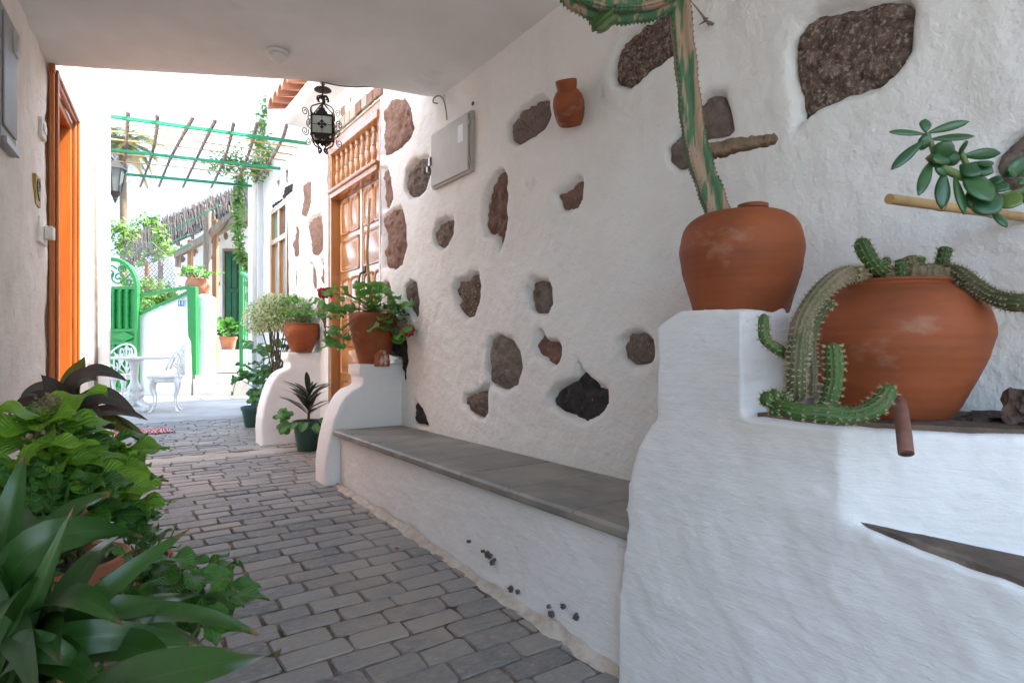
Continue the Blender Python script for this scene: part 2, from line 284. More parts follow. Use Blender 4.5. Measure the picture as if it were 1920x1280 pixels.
# ------------------------------------------------------------------ mesh helpers
ORG = {}
class MB:
    def __init__(s): s.v = []; s.f = []; s.t = []; s.mi = []
    def add(s, vs, fs, tint=0., mi=0):
        o = len(s.v); s.v += [tuple(x) for x in vs]
        for f in fs: s.f.append(tuple(i+o for i in f)); s.t.append(tint); s.mi.append(mi)
        return s
    def bx(s, x0, x1, y0, y1, z0, z1, **k):
        return s.add([(x0, y0, z0), (x1, y0, z0), (x1, y1, z0), (x0, y1, z0), (x0, y0, z1), (x1, y0, z1), (x1, y1, z1), (x0, y1, z1)],
                     [(3, 2, 1, 0), (4, 5, 6, 7), (0, 1, 5, 4), (1, 2, 6, 5), (2, 3, 7, 6), (3, 0, 4, 7)], **k)
    def bar(s, a, b, w, h, up=UP, **k):          # box from a to b, w across, h along up
        a = Vector(a); b = Vector(b); t = (b-a).normalized(); sd = t.cross(up).normalized(); n = sd.cross(t)
        vs = [p+sd*x*w/2+n*y*h/2 for p in (a, b) for x, y in ((-1, -1), (1, -1), (1, 1), (-1, 1))]
        return s.add(vs, [(0, 1, 2, 3), (7, 6, 5, 4), (0, 4, 5, 1), (1, 5, 6, 2), (2, 6, 7, 3), (3, 7, 4, 0)], **k)
    def tube(s, pts, r, n=8, closed=False, ribs=0, ribd=0., squash=1., **k):
        pts = [Vector(p) for p in pts]; N = len(pts)
        rr = [r]*N if isinstance(r, (int, float)) else list(r)
        tan = []
        for i in range(N):
            a = pts[(i-1) % N] if (closed or i > 0) else pts[i]; b = pts[(i+1) % N] if (closed or i < N-1) else pts[i]
            tan.append((b-a).normalized() if (b-a).length > 1e-9 else Vector((0, 0, 1)))
        ref = Vector((0, 0, 1)) if abs(tan[0].z) < .9 else Vector((1, 0, 0))
        nrm = (ref-tan[0]*ref.dot(tan[0])).normalized(); vs = []; fs = []
        for i in range(N):
            nrm = (nrm-tan[i]*nrm.dot(tan[i])).normalized(); bi = tan[i].cross(nrm)
            for j in range(n):
                a = 2*math.pi*j/n; q = rr[i]*(1+ribd*math.cos(ribs*a)) if ribs else rr[i]
                vs.append(pts[i]+nrm*math.cos(a)*q+bi*math.sin(a)*q*squash)
        for i in range(N if closed else N-1):
            for j in range(n):
                a = i*n+j; b = i*n+(j+1) % n; c = ((i+1) % N)*n+(j+1) % n; d = ((i+1) % N)*n+j
                fs.append((a, b, c, d))
        if not closed: fs.append(tuple(range(n-1, -1, -1))); fs.append(tuple((N-1)*n+j for j in range(n)))
        return s.add(vs, fs, **k)
    def lathe(s, prof, c=(0, 0, 0), n=32, wob=0, **k):
        c = Vector(c); vs = []; fs = []; P = len(prof)
        for j in range(n):
            a = 2*math.pi*j/n
            for i, (r, z) in enumerate(prof):
                q = r*(1+wob*math.sin(a*2+i*.3)+wob*.6*math.sin(a*3+1.3))
                vs.append(c+Vector((q*math.cos(a), q*math.sin(a), z)))
        for j in range(n):
            for i in range(P-1):
                fs.append((j*P+i, ((j+1) % n)*P+i, ((j+1) % n)*P+i+1, j*P+i+1))
        if prof[0][0] > 1e-6: fs.append(tuple(j*P for j in range(n-1, -1, -1)))
        if prof[-1][0] > 1e-6 and k.pop('cap', True): fs.append(tuple(j*P+P-1 for j in range(n)))
        k.pop('cap', None)
        return s.add(vs, fs, **k)
    def prism(s, poly, d, **k):                  # poly: 3-D ring, extruded by vector d
        poly = [Vector(p) for p in poly]; d = Vector(d); n = len(poly)
        nv = Vector()
        for i in range(n): nv += poly[i].cross(poly[(i+1) % n])
        if nv.dot(d) > 0: poly = poly[::-1]
        vs = poly+[p+d for p in poly]
        fs = [tuple(range(n)), tuple(range(2*n-1, n-1, -1))]+[(i, i+n, (i+1) % n+n, (i+1) % n) for i in range(n)]
        return s.add(vs, fs, **k)
    def cprism(s, pxs, k, d, **kw): return s.prism([pt(x, y, k) for x, y in pxs], FWD*d, **kw)
    def leaf(s, p, dirv, nrm, L, W, tint=0., fold=.15, seg=2):     # cheap 4-8 triangle leaf
        t = Vector(dirv).normalized(); sd = t.cross(Vector(nrm))
        if sd.length < 1e-4: sd = t.orthogonal()
        sd.normalize(); n = sd.cross(t); p = Vector(p)
        vs = [p, p+t*L*.35+sd*W*.5+n*fold*W, p+t*L*.4, p+t*L*.35-sd*W*.5+n*fold*W, p+t*L*.75+sd*W*.33+n*fold*W*.4-n*L*.05, p+t*L*.75-sd*W*.33+n*fold*W*.4-n*L*.05, p+t*L-n*L*.12]
        return s.add(vs, [(0, 1, 2), (0, 2, 3), (1, 4, 2), (2, 5, 3), (2, 4, 6), (2, 6, 5)], tint=tint)
    def build(s, name, m, parent=None, smooth=False, bevel=0, kind=None, label=None, org=None):
        o_ = ORG.get(parent.name, Vector()) if parent else (Vector(org) if org is not None else Vector())
        me = bpy.data.meshes.new(name); me.from_pydata([(x-o_.x, y-o_.y, z-o_.z) for x, y, z in s.v], [], s.f)
        for q in (m if isinstance(m, (list, tuple)) else [m]): me.materials.append(M[q] if isinstance(q, str) else q)
        if any(s.mi): me.polygons.foreach_set('material_index', s.mi)
        if any(s.t):
            at = me.attributes.new('tint', 'FLOAT', 'FACE'); at.data.foreach_set('value', s.t)
        if smooth: me.polygons.foreach_set('use_smooth', [True]*len(me.polygons))
        o = bpy.data.objects.new(name, me); COL.objects.link(o)
        if parent: o.parent = parent
        else: o.location = o_
        ORG[o.name] = o_
        if smooth == 'auto':
            try: me.set_sharp_from_angle(angle=rad(40))
            except Exception: pass
        if bevel:
            b = o.modifiers.new('bevel', 'BEVEL'); b.width = bevel; b.segments = 2; b.limit_method = 'ANGLE'; b.angle_limit = rad(40)
        if kind: o['kind'] = kind
        if label: o['label'] = label
        return o
def tag(o, label=None, cat=None, group=None, kind=None):
    for k, v in (('label', label), ('category', cat), ('group', group), ('kind', kind)):
        if v: o[k] = v
    return o
def thing(name, label, cat, loc=(0, 0, 0), group=None):
    o = bpy.data.objects.new(name, None); COL.objects.link(o); o.location = loc; ORG[o.name] = Vector(loc)
    o.empty_display_size = .05
    return tag(o, label, cat, group)
def plastered(o, voxel=.012, smooth=4, amp=.008, size=.16):       # hand-plastered masonry: rounded arrises, uneven faces
    r = o.modifiers.new('remesh', 'REMESH'); r.mode = 'VOXEL'; r.voxel_size = voxel; r.use_smooth_shade = True
    sm = o.modifiers.new('smooth', 'SMOOTH'); sm.factor = .5; sm.iterations = smooth
    for nm, sz, am in (('uneven', size, amp), ('trowel', size*.25, amp*.25)):
        t = bpy.data.textures.new(nm, 'CLOUDS'); t.noise_scale = sz; t.noise_depth = 2
        d = o.modifiers.new(nm, 'DISPLACE'); d.texture = t; d.strength = am; d.mid_level = .5; d.texture_coords = 'GLOBAL'
    return o
def bez(p0, p1, p2, t):
    return p0*(1-t)**2+p1*2*t*(1-t)+p2*t*t
PROF = {
 'strap': lambda t: max(.09 if t < .4 else .0, (max(0, (t-.08)/.92)**.75*max(0, 1-(t-.08)/.92)**.85)*1.735 if t > .08 else .09),
 'lance': lambda t: (math.sin(math.pi*t**.8))**.85*1. if 0 < t < 1 else (.12 if t == 0 else 0),
 'ovate': lambda t: (math.sin(math.pi*t**.78))**.62 if 0 < t < 1 else (.06 if t == 0 else 0),
 'round': lambda t: math.sqrt(max(0, 1-(2*t-1)**2))*1.0 if 0 < t < 1 else .02,
}
def leaf_mesh(name, p0, p1, p2, W, up, prof, m, n=12, mw=6, fold=.18, wave=0., ser=0., cup=0.):
    """a curved blade along the bezier p0 p1 p2 with uv, returned as mesh data"""
    p0, p1, p2 = Vector(p0), Vector(p1), Vector(p2); up = Vector(up); vs = []; uv = []; ph = R.random()*6
    for i in range(n+1):
        t = i/n; p = bez(p0, p1, p2, t); d = (bez(p0, p1, p2, min(1, t+.02))-bez(p0, p1, p2, max(0, t-.02))).normalized()
        sd = d.cross(up); sd = sd.normalized() if sd.length > 1e-4 else d.orthogonal().normalized(); nn = sd.cross(d)
        wd = W/2*PROF[prof](t)
        if ser and 0 < i < n and i % 2: wd *= 1-ser
        for j in range(mw+1):
            a = 2*j/mw-1
            z = fold*abs(a)*wd-cup*W*a*a*.3+wave*W*.3*math.sin(9*t+ph+(2 if a > 0 else 0))*a*a
            vs.append(p+sd*a*wd+nn*z); uv.append((t, j/mw))
    fs = []; q = mw+1
    for i in range(n):
        for j in range(mw): fs.append((i*q+j, i*q+j+1, (i+1)*q+j+1, (i+1)*q+j))
    me = bpy.data.meshes.new(name); me.from_pydata([tuple(x) for x in vs], [], fs)
    ul = me.uv_layers.new(name='UVMap'); li = np.empty(len(me.loops), np.int32); me.loops.foreach_get('vertex_index', li)
    ul.data.foreach_set('uv', np.array(uv, np.float32)[li].ravel())
    me.polygons.foreach_set('use_smooth', [True]*len(me.polygons))
    me.materials.append(M[m] if isinstance(m, str) else m)
    return me
def put(name, me, parent, mtx=None):
    o = bpy.data.objects.new(name, me); COL.objects.link(o); o.parent = parent
    if mtx is not None: o.matrix_local = mtx
    return o
def aim(p, d, nrm, sc=1.):           # matrix taking +Y to d and +Z near nrm
    d = Vector(d).normalized(); nrm = Vector(nrm); x = d.cross(nrm); x = x.normalized() if x.length > 1e-4 else d.orthogonal().normalized(); z = x.cross(d)
    mt = Matrix((x, d, z)).transposed().to_4x4(); mt = Matrix.Translation(p) @ mt @ Matrix.Diagonal((sc, sc, sc, 1)); return mt
def rdir(zlo=-.3, zhi=1.):
    a = R.random()*2*math.pi; z = R.uniform(zlo, zhi); q = math.sqrt(max(0, 1-z*z)); return Vector((q*math.cos(a), q*math.sin(a), z))
# ================================================================== the setting
def grid_obj(name, us, vs_, fn, m, parent=None, keep=None, smooth=True, kind=None, org=None):
    """fn(U,V)->(X,Y,Z) arrays on the grid; keep(uc,vc)->mask of cells"""
    U, V = np.meshgrid(us, vs_, indexing='ij'); X, Y, Z = fn(U, V); nu, nv = U.shape
    o_ = ORG.get(parent.name, Vector()) if parent else Vector(org or (0, 0, 0))
    co = np.stack([X-o_.x, Y-o_.y, Z-o_.z], -1).reshape(-1, 3)
    I = np.arange(nu*nv).reshape(nu, nv)
    F = np.stack([I[:-1, :-1], I[1:, :-1], I[1:, 1:], I[:-1, 1:]], -1).reshape(-1, 4)
    if keep is not None:
        uc = (U[:-1, :-1]+U[1:, 1:])/2; vc = (V[:-1, :-1]+V[1:, 1:])/2; F = F[keep(uc, vc).ravel()]
    used = np.unique(F); mp = -np.ones(len(co), int); mp[used] = np.arange(len(used)); co = co[used]; F = mp[F]
    me = bpy.data.meshes.new(name); me.vertices.add(len(co)); me.vertices.foreach_set('co', co.ravel().astype(np.float32))
    me.loops.add(F.size); me.loops.foreach_set('vertex_index', F.ravel().astype(np.int32))
    me.polygons.add(len(F)); me.polygons.foreach_set('loop_start', np.arange(0, F.size, 4, dtype=np.int32))
    if smooth: me.polygons.foreach_set('use_smooth', np.ones(len(F), bool))
    me.materials.append(M[m]); me.update(calc_edges=True); me.validate()
    o = bpy.data.objects.new(name, me); COL.objects.link(o); ORG[o.name] = o_
    if parent: o.parent = parent
    else: o.location = o_
    if kind: o['kind'] = kind
    return o
# ground to the horizon
us = np.concatenate([[-1500, -300, -40, -8], np.arange(-1.5, 14, .25), [16, 20, 40, 120, 400, 1500]])
vs_ = np.array([-1500, -200, -30, -6, -3, -1.5, 0, 1, 2, 4, 8, 30, 200, 1500.])
grid_obj('ground', us, vs_, lambda U, V: (V, U, np.interp(U, GU, GZ)-.03), 'earth', kind='structure')
# alley bed: mortar sheet the pavers are set in, concrete further on
us = np.arange(-1.4, 8.1, .05); vs_ = np.linspace(-1.1, 1.72, 60)
bed = grid_obj('paving', us, vs_, lambda U, V: (V, U, np.interp(U, GU, GZ)-.0035+.006*fbm(U*9, V*9)), 'mortar', kind='structure')
us = np.arange(7.55, 13.2, .08); vs_ = np.linspace(-3, 4, 90)
def _cy(U, V):
    e = np.where(U < 7.7, 7.7+.12*fbm(V*3, V*0+2), U)
    return V, e, np.interp(e, GU, GZ)+.004+.006*fbm(e*2, V*2)
grid_obj('courtyard_floor', us, vs_, _cy, 'concrete', kind='structure')
us = np.arange(5.06, 5.34, .02); vs_ = np.linspace(-.45, 1.69, 80)
grid_obj('concrete_strip', us, vs_, lambda U, V: (V, U+.05*fbm(V*4, U*3), np.interp(U, GU, GZ)+.0035-.012*sstep(.05, .14, abs(U-5.2)+.12*fbm(V*5, U*5))), 'concrete', kind='structure')
# pavers
PV = []
def paver_mesh(i):
    rr = random.Random(100+i); L = .5; W = .5; mb = MB(); ring = []
    for cx, cy in ((-1, -1), (1, -1), (1, 1), (-1, 1)):
        c = .05+.07*rr.random()
        cc = [(cx*(L-c*.55), cy*W), (cx*L, cy*(W-c))] if cx*cy < 0 else [(cx*L, cy*(W-c)), (cx*(L-c*.55), cy*W)]
        if (cx, cy) in ((-1, -1), (1, 1)): pass
        ring += [(x+rr.uniform(-.025, .025), y+rr.uniform(-.05, .05)) for x, y in cc]
    ring.sort(key=lambda p: math.atan2(p[1]/.5, p[0]/.5))
    n = len(ring); z = [rr.uniform(-.002, .002) for _ in ring]; t = rr.uniform(-.002, .002), rr.uniform(-.0025, .0025)
    lo = [(x, y, -.03) for x, y in ring]; md = [(x, y, -.0035) for x, y in ring]; tp = [(x*.972, y*.945, .0025+z[j]*.5+t[0]*x+t[1]*y) for j, (x, y) in enumerate(ring)]
    ct = (rr.uniform(-.1, .1), rr.uniform(-.1, .1), .0045+rr.uniform(-.0025, .002))
    vs = lo+md+tp+[ct]; fs = [(i_, (i_+1) % n, n+(i_+1) % n, n+i_) for i_ in range(n)]+[(n+i_, n+(i_+1) % n, 2*n+(i_+1) % n, 2*n+i_) for i_ in range(n)]+[(2*n+i_, 2*n+(i_+1) % n, 3*n) for i_ in range(n)]
    mb.add(vs, fs); me = bpy.data.meshes.new('paver'); me.from_pydata(mb.v, [], mb.f); me.materials.append(M['paver'])
    return me
PM = [paver_mesh(i) for i in range(18)]
u = 1.0; row = 0
while u < 7.75:
    pitch = .101+R.uniform(-.009, .009); v = -.62+R.uniform(0, .2)
    while v < 1.68:
        ln = R.uniform(.152, .228)
        if not (5.08 < u < 5.24): PV.append((u+pitch/2, v+ln/2, pitch-.0065-R.random()*.005, ln-.007-R.random()*.006))
        v += ln
    u += pitch; row += 1
def inview(a):
    p = Vector((a[1], a[0], g(a[0]))); z = p.dot(FWD); x = p.dot(RGT)
    px = HX+FPX*x/z; py = HY+FPX*(EYE-p.z)/z
    return 150 < px < 1250 and py < 1330 and a[1] < 1.25
PV.sort(key=lambda a: (not (inview(a) and a[1] > lwall(a[0])+.25), a[0]))
rest = MB()
for i, (u, v, w_, l_) in enumerate(PV):
    sl_ = math.atan(g(u+.1)-g(u-.1)) / .2*.2
    mt = Matrix.Translation((v, u, g(u)+R.uniform(-.002, .0025))) @ Matrix.Rotation(math.atan((g(u+.1)-g(u-.1))/.2)+R.uniform(-.02, .02), 4, 'X') @ Matrix.Rotation(R.uniform(-.025, .025), 4, 'Z') @ Matrix.Rotation(R.uniform(-.012, .012), 4, 'Y') @ Matrix.Diagonal((l_, w_, 1, 1))
    me = PM[R.randrange(18)]
    if i < 300: put('paver', me, bed, mt)
    else: rest.add([mt @ q.co for q in me.vertices], [tuple(p.vertices) for p in me.polygons])
rest.build('far_pavers', 'paver', bed, kind='stuff')
# hills
us = np.linspace(-1, 1, 60); vs_ = np.linspace(0, 1, 14)
def _hill(U, V):
    r = (U*900); base = pt(300, HY, 700)
    hgt = (205+60*fbm(U*3, U*0)+25*fbm(U*11, V*3))*np.exp(-((U-.08)*1.3)**2)*np.sin(V*math.pi/2)
    X = base.x+RGT.x*r-FWD.x*(1-V)*250; Y = base.y+RGT.y*r-FWD.y*(1-V)*250
    return X, Y, hgt-2
grid_obj('hills', us, vs_, _hill, 'hill', kind='structure')

# ------------------------------------------------------------------ stone house along the right
def z7(pts): return [(700+x/1.7778, 100+y/1.7778) for x, y in pts]
def zc(pts): return [(1040+x/2.1333, y/2.1333) for x, y in pts]
def zd(pts): return [(1400+x/1.8827, 200+y/1.8827) for x, y in pts]
def z4(pts): return [(430+x/2.783, 400+y/2.783) for x, y in pts]
def z3(pts): return [(480+x/4.267, 120+y/4.267) for x, y in pts]
STONES = [
 ('p', z7([(27, 190), (60, 150), (95, 142), (122, 185), (133, 250), (110, 290), (75, 325), (27, 345)])),
 ('p', z7([(28, 380), (45, 380), (58, 420), (63, 480), (45, 515), (30, 520)])),
 ('p', z7([(30, 545), (60, 520), (90, 510), (105, 580), (106, 640), (92, 700), (60, 725), (33, 715)])),
 ('s', z7([(34, 755), (48, 765), (62, 830), (60, 870), (38, 880)])),
 ('s', z7([(103, 430), (108, 390), (140, 350), (182, 335), (184, 400), (175, 450), (150, 475), (118, 482), (104, 460)])),
 ('s', z7([(200, 600), (215, 565), (245, 545), (266, 550), (266, 600), (250, 640), (228, 657), (205, 640)])),
 ('s', z7([(102, 780), (120, 755), (145, 765), (153, 830), (150, 870), (138, 890), (118, 860), (104, 820)])),
 ('s', z7([(262, 790), (275, 755), (318, 745), (320, 730), (350, 730), (355, 780), (348, 830), (330, 875), (300, 887), (283, 865), (272, 830)])),
 ('s', z7([(370, 500), (385, 440), (410, 395), (432, 385), (447, 410), (448, 540), (435, 610), (420, 655), (408, 615), (370, 610), (366, 560)])),
 ('s', z7([(447, 240), (470, 200), (510, 165), (560, 145), (585, 145), (588, 205), (570, 245), (530, 280), (480, 303), (455, 295)])),
 ('s', z7([(607, 465), (640, 440), (685, 410), (696, 420), (694, 480), (680, 515), (650, 535), (615, 528), (607, 505)])),
 ('s', z7([(510, 790), (525, 755), (580, 755), (593, 780), (596, 835), (575, 870), (540, 873), (515, 845)])),
 ('s', z7([(535, 970), (548, 930), (558, 922), (575, 955), (610, 955), (624, 980), (622, 1020), (600, 1048), (570, 1035), (537, 1005)])),
 ('s', z7([(378, 1010), (385, 950), (410, 935), (455, 955), (480, 1000), (484, 1050), (472, 1105), (430, 1125), (385, 1105), (375, 1050)])),
 ('s', z7([(298, 1140), (330, 1130), (378, 1105), (376, 1190), (362, 1222), (330, 1205), (296, 1170)])),
 ('b', z7([(585, 1150), (610, 1115), (680, 1080), (686, 1030), (697, 1060), (740, 1085), (785, 1120), (785, 1160), (760, 1205), (700, 1235), (640, 1210), (590, 1175)])),
 ('s', z7([(825, 960), (850, 930), (905, 928), (937, 950), (938, 1010), (915, 1045), (870, 1045), (830, 1015)])),
 ('b', z7([(135, 1155), (160, 1190), (180, 1245), (132, 1235)])),
 ('b', z7([(48, 950), (75, 935), (105, 945), (112, 1020), (100, 1105), (90, 1060), (85, 1020), (50, 1010)])),
 ('s', zc([(240, 250), (275, 150), (340, 80), (440, 30), (475, 20), (480, 210), (420, 260), (350, 320), (290, 360), (240, 340), (228, 300)])),
 ('s', zc([(445, 600), (480, 540), (510, 480), (575, 400), (620, 365), (670, 370), (695, 420), (712, 520), (680, 555), (600, 560), (540, 600), (520, 670), (480, 680), (450, 650)])),
 ('s', [(1480, 150), (1478, 90), (1500, 40), (1530, 15), (1580, 5), (1690, -8), (1715, 10), (1710, 90), (1680, 140), (1630, 170), (1560, 195), (1520, 210), (1490, 238), (1488, 200)]),
 ('s', zd([(1040, 20), (979, 55), (920, 110), (870, 160), (850, 215), (900, 290), (979, 300), (1060, 270)])),
 ('p', z4([(403, 60), (430, 10), (480, 0), (490, 80), (488, 190), (460, 220), (420, 222), (410, 150)])),
 ('p', z4([(335, 70), (350, 50), (365, 100), (362, 220), (330, 232), (328, 150)])),
 ('p', z4([(332, 270), (342, 265), (348, 340), (345, 400), (335, 400)])),
 ('p', z4([(418, 260), (435, 255), (450, 330), (452, 410), (440, 400), (422, 330)])),
 ('p', z4([(475, 245), (492, 235), (492, 385), (480, 370)])),
 ('s', z4([(450, 450), (490, 430), (500, 500), (502, 640), (485, 655), (470, 560), (448, 520)])),
 ('p', z3([(365, 960), (410, 935), (440, 940), (440, 1100), (425, 1190), (390, 1235), (355, 1220)])),
 ('p', z3([(645, 340), (700, 300), (708, 420), (680, 465), (650, 440)])),
 ('p', z3([(590, 410), (615, 390), (615, 470), (585, 490)])),
 ('p', z3([(725, 250), (765, 225), (740, 310), (722, 325)])),
 ('p', z3([(785, 240), (825, 215), (825, 270), (780, 320)])),
 ('b', z3([(110, 1120), (190, 1070), (240, 960), (295, 930), (295, 1010), (230, 1070), (115, 1165)])),
 ('p', z3([(215, 830), (255, 850), (250, 950), (225, 960)])),
 ('p', z3([(160, 930), (190, 910), (185, 1000), (165, 1020)])),
]
SP = []
for kd, ps in STONES:
    a = [onx(x, y, WALL) for x, y in ps]; SP.append((kd, np.array([(p.y, p.z) for p in a])))
def sdf(x, y, P):
    d = np.full(x.shape, 1e9); ins = np.zeros(x.shape, bool); n = len(P)
    for i in range(n):
        ax, ay = P[i]; bx_, by_ = P[(i+1) % n]; ex, ey = bx_-ax, by_-ay
        t = np.clip(((x-ax)*ex+(y-ay)*ey)/(ex*ex+ey*ey+1e-12), 0, 1)
        d = np.minimum(d, np.hypot(x-ax-t*ex, y-ay-t*ey))
        c = ((ay > y) != (by_ > y)) & (x < (bx_-ax)*(y-ay)/(by_-ay+1e-12)+ax); ins ^= c
    return np.where(ins, -d, d)
house = thing('whitewashed_house', 'long whitewashed house wall studded with exposed brown volcanic stones', 'house', (WALL, 3, .1))
DOOR = (4.09, 5.25, .13, 2.80); WIN = (6.59, 7.33, 1.30, 2.60)
EAVE_END = 5.94
ue = np.unique(np.round(np.concatenate([np.arange(-3.0, -1.2, .05), np.arange(-1.2, 3.9, .0125), np.arange(3.9, 8.28, .024), DOOR[:2], WIN[:2], [EAVE_END]]), 4))
ze = np.unique(np.round(np.concatenate([np.arange(-.1, 2.66, .0125), np.arange(2.66, 4.4, .03), [4.5, 5, 5.5, 6, 6.6, 7.8], DOOR[2:], WIN[2:]]), 4))
def _wall(U, Z):
    d = .018*fbm(U*1.3, Z*1.3+4)+.010*fbm(U*4+3, Z*4)+.0045*fbm(U*14, Z*11)+.0022*fbm(U*34+7, Z*20)
    rg = np.clip(fbm(U*1.1+40, Z*1.1+8)+.15, 0, 1); d = d+.006*rg*fbm(U*22, Z*26)
    for kd, P in SP:
        lo = P.min(0)-.12; hi = P.max(0)+.12
        mk = (U > lo[0]) & (U < hi[0]) & (Z > lo[1]) & (Z < hi[1])
        if not mk.any(): continue
        s_ = sdf(U[mk], Z[mk], P)+.012*fbm(U[mk]*13, Z[mk]*13)
        lip = .002*np.exp(-((s_-.045)/.02)**2)
        d[mk] += lip-.026*(1-sstep(-.010, .014+.022*vn(U[mk]*7, Z[mk]*7), s_))+.004*fbm(U[mk]*26, Z[mk]*26)*np.exp(-(s_/.04)**2)-.02*(1-sstep(-.02, .0, s_))
    return WALL-d, U, Z
def _keep(u, z):
    k = ~((u > DOOR[0]) & (u < DOOR[1]) & (z < DOOR[3])) & ~((u > WIN[0]) & (u < WIN[1]) & (z > WIN[2]) & (z < WIN[3]))
    return k & ~((u < EAVE_END) & (z > 3.3))
wall_o = grid_obj('wall', ue, ze, _wall, 'plaster', house, _keep)
for i, (kd, P) in enumerate(SP):
    lo = P.min(0)-.02; hi = P.max(0)+.02; far = P[:, 0].mean() > 3.9; st = .022 if far else .0105
    a = np.arange(lo[0], hi[0]+st, st); b = np.arange(lo[1], hi[1]+st, st)
    def _st(U, Z, P=P, i=i):
        s_ = sdf(U, Z, P)+.010*fbm(U*16+i, Z*16)
        d = -.022+.032*fbm(U*10+i*3, Z*10)+.020*fbm(U*32+i, Z*32+i)+.014*sstep(0, -.07, s_)-.06*sstep(-.015, .012, s_)
        return WALL-d, U, Z
    def _sk(u, z, P=P): return sdf(u, z, P) < .014
    grid_obj('stone', a, b, _st, {'p': 'stone_pale', 's': ('stone', 'stone_red', 'stone_grey')[0 if i in (19, 21) else (i*7+i//3) % 3], 'b': 'basalt'}[kd], wall_o, _sk, smooth=True)
# reveals of door and window, end face, added shading block
mb = MB()
for (a, b, c, d) in (DOOR, WIN):
    for y in (a, b): mb.add([(WALL-.004, y, c), (WALL+.2, y, c), (WALL+.2, y, d), (WALL-.004, y, d)], [(0, 1, 2, 3)])
    mb.add([(WALL-.004, a, d), (WALL+.2, a, d), (WALL+.2, b, d), (WALL-.004, b, d)], [(0, 1, 2, 3)])
mb.add([(WALL, 8.28, -.1), (WALL+7, 8.28, -.1), (WALL+7, 8.28, 7.8), (WALL, 8.28, 7.8)], [(0, 1, 2, 3)])
mb.add([(WALL+.19, -3, -.1), (WALL+.19, 8.28, -.1), (WALL+.19, 8.28, 3.3), (WALL+.19, -3, 3.3)], [(0, 1, 2, 3)])
mb.add([(WALL, -3, 3.3), (WALL, EAVE_END, 3.3), (WALL+3, EAVE_END, 3.9), (WALL+3, -3, 3.9)], [(0, 1, 2, 3)])
mb.add([(WALL, EAVE_END, 7.8), (WALL, 8.28, 7.8), (WALL+7, 8.28, 7.8), (WALL+7, EAVE_END, 7.8)], [(0, 1, 2, 3)])  # upper block raised and deepened out of view to shade the courtyard
mb.add([(WALL, EAVE_END, 3.3), (WALL+7, EAVE_END, 3.3), (WALL+7, EAVE_END, 7.8), (WALL, EAVE_END, 7.8)], [(0, 1, 2, 3)])
mb.build('reveal_and_shade_block', 'plaster', house)
# eave: soffit and barrel tiles
e = plastered(MB().bx(1.48, WALL+.05, 3.75, EAVE_END, 3.13, 3.27).build('eave', 'plaster_cool', house), .02, 2, .006)
u = 3.85
while u < EAVE_END+.02:
    for kx_, (x0, dz, r0) in enumerate(((1.36, .0, .085), (1.58, .055, .085))):
        mb = MB(); vs = []; n = 8
        for x, rr_ in ((x0, r0), (x0+.30, r0*.82)):
            for q in (1., .84):
                for j in range(n+1):
                    a_ = math.pi*j/n; vs.append((x, u+rr_*q*math.cos(a_), 3.272+dz+(x-x0)*.22+rr_*q*math.sin(a_)))
        N = n+1; fs = []
        for j in range(n):
            fs += [(j, j+1, 2*N+j+1, 2*N+j), (N+j, 3*N+j, 3*N+j+1, N+j+1), (j, N+j, N+j+1, j+1)]
        mb.add(vs, fs).build('roof_tile', 'tile', e, smooth='auto')
    u += .172
# double door ------------------------------------------------------
DV = WALL+.085
frm = MB(); a, b, c, d = DOOR
frm.bx(WALL+.005, WALL+.16, a, a+.05, c, d); frm.bx(WALL+.005, WALL+.16, b-.05, b, c, d); frm.bx(WALL+.005, WALL+.16, a+.05, b-.05, d-.06, d)
door = frm.build('door', 'wood', house, bevel=.006)
MB().bx(WALL-.012, WALL+.15, a+.05, b-.05, 2.30, 2.37).bx(WALL-.03, WALL-.012, a+.03, b-.03, 2.345, 2.372).build('transom_rail', 'wood', door, bevel=.006)
MB().bx(WALL-.010, WALL+.10, a+.05, b-.05, 2.68, 2.738).build('top_rail', 'wood', door, bevel=.006)
MB().bx(WALL+.12, WALL+.13, a+.05, b-.05, 2.37, 2.74).build('transom_board', 'white_paint', door)
prof = [(.017, 0), (.019, .01), (.019, .035), (.011, .045), (.016, .06), (.023, .09), (.024, .12), (.016, .15), (.013, .16), (.02, .165), (.013, .172), (.019, .2), (.018, .23), (.012, .26), (.019, .268), (.019, .31)]
for i in range(9):
    y = a+.11+(b-a-.22)*i/8; MB().lathe(prof, (WALL+.045, y, 2.37), 12).build('baluster', 'wood', door, smooth='auto')
mid = (a+b)/2; rows = [(2.27, 1.99, 2), (1.93, 1.67, 1), (1.60, 1.10, 2), (1.03, .80, 1), (.73, .27, 2)]
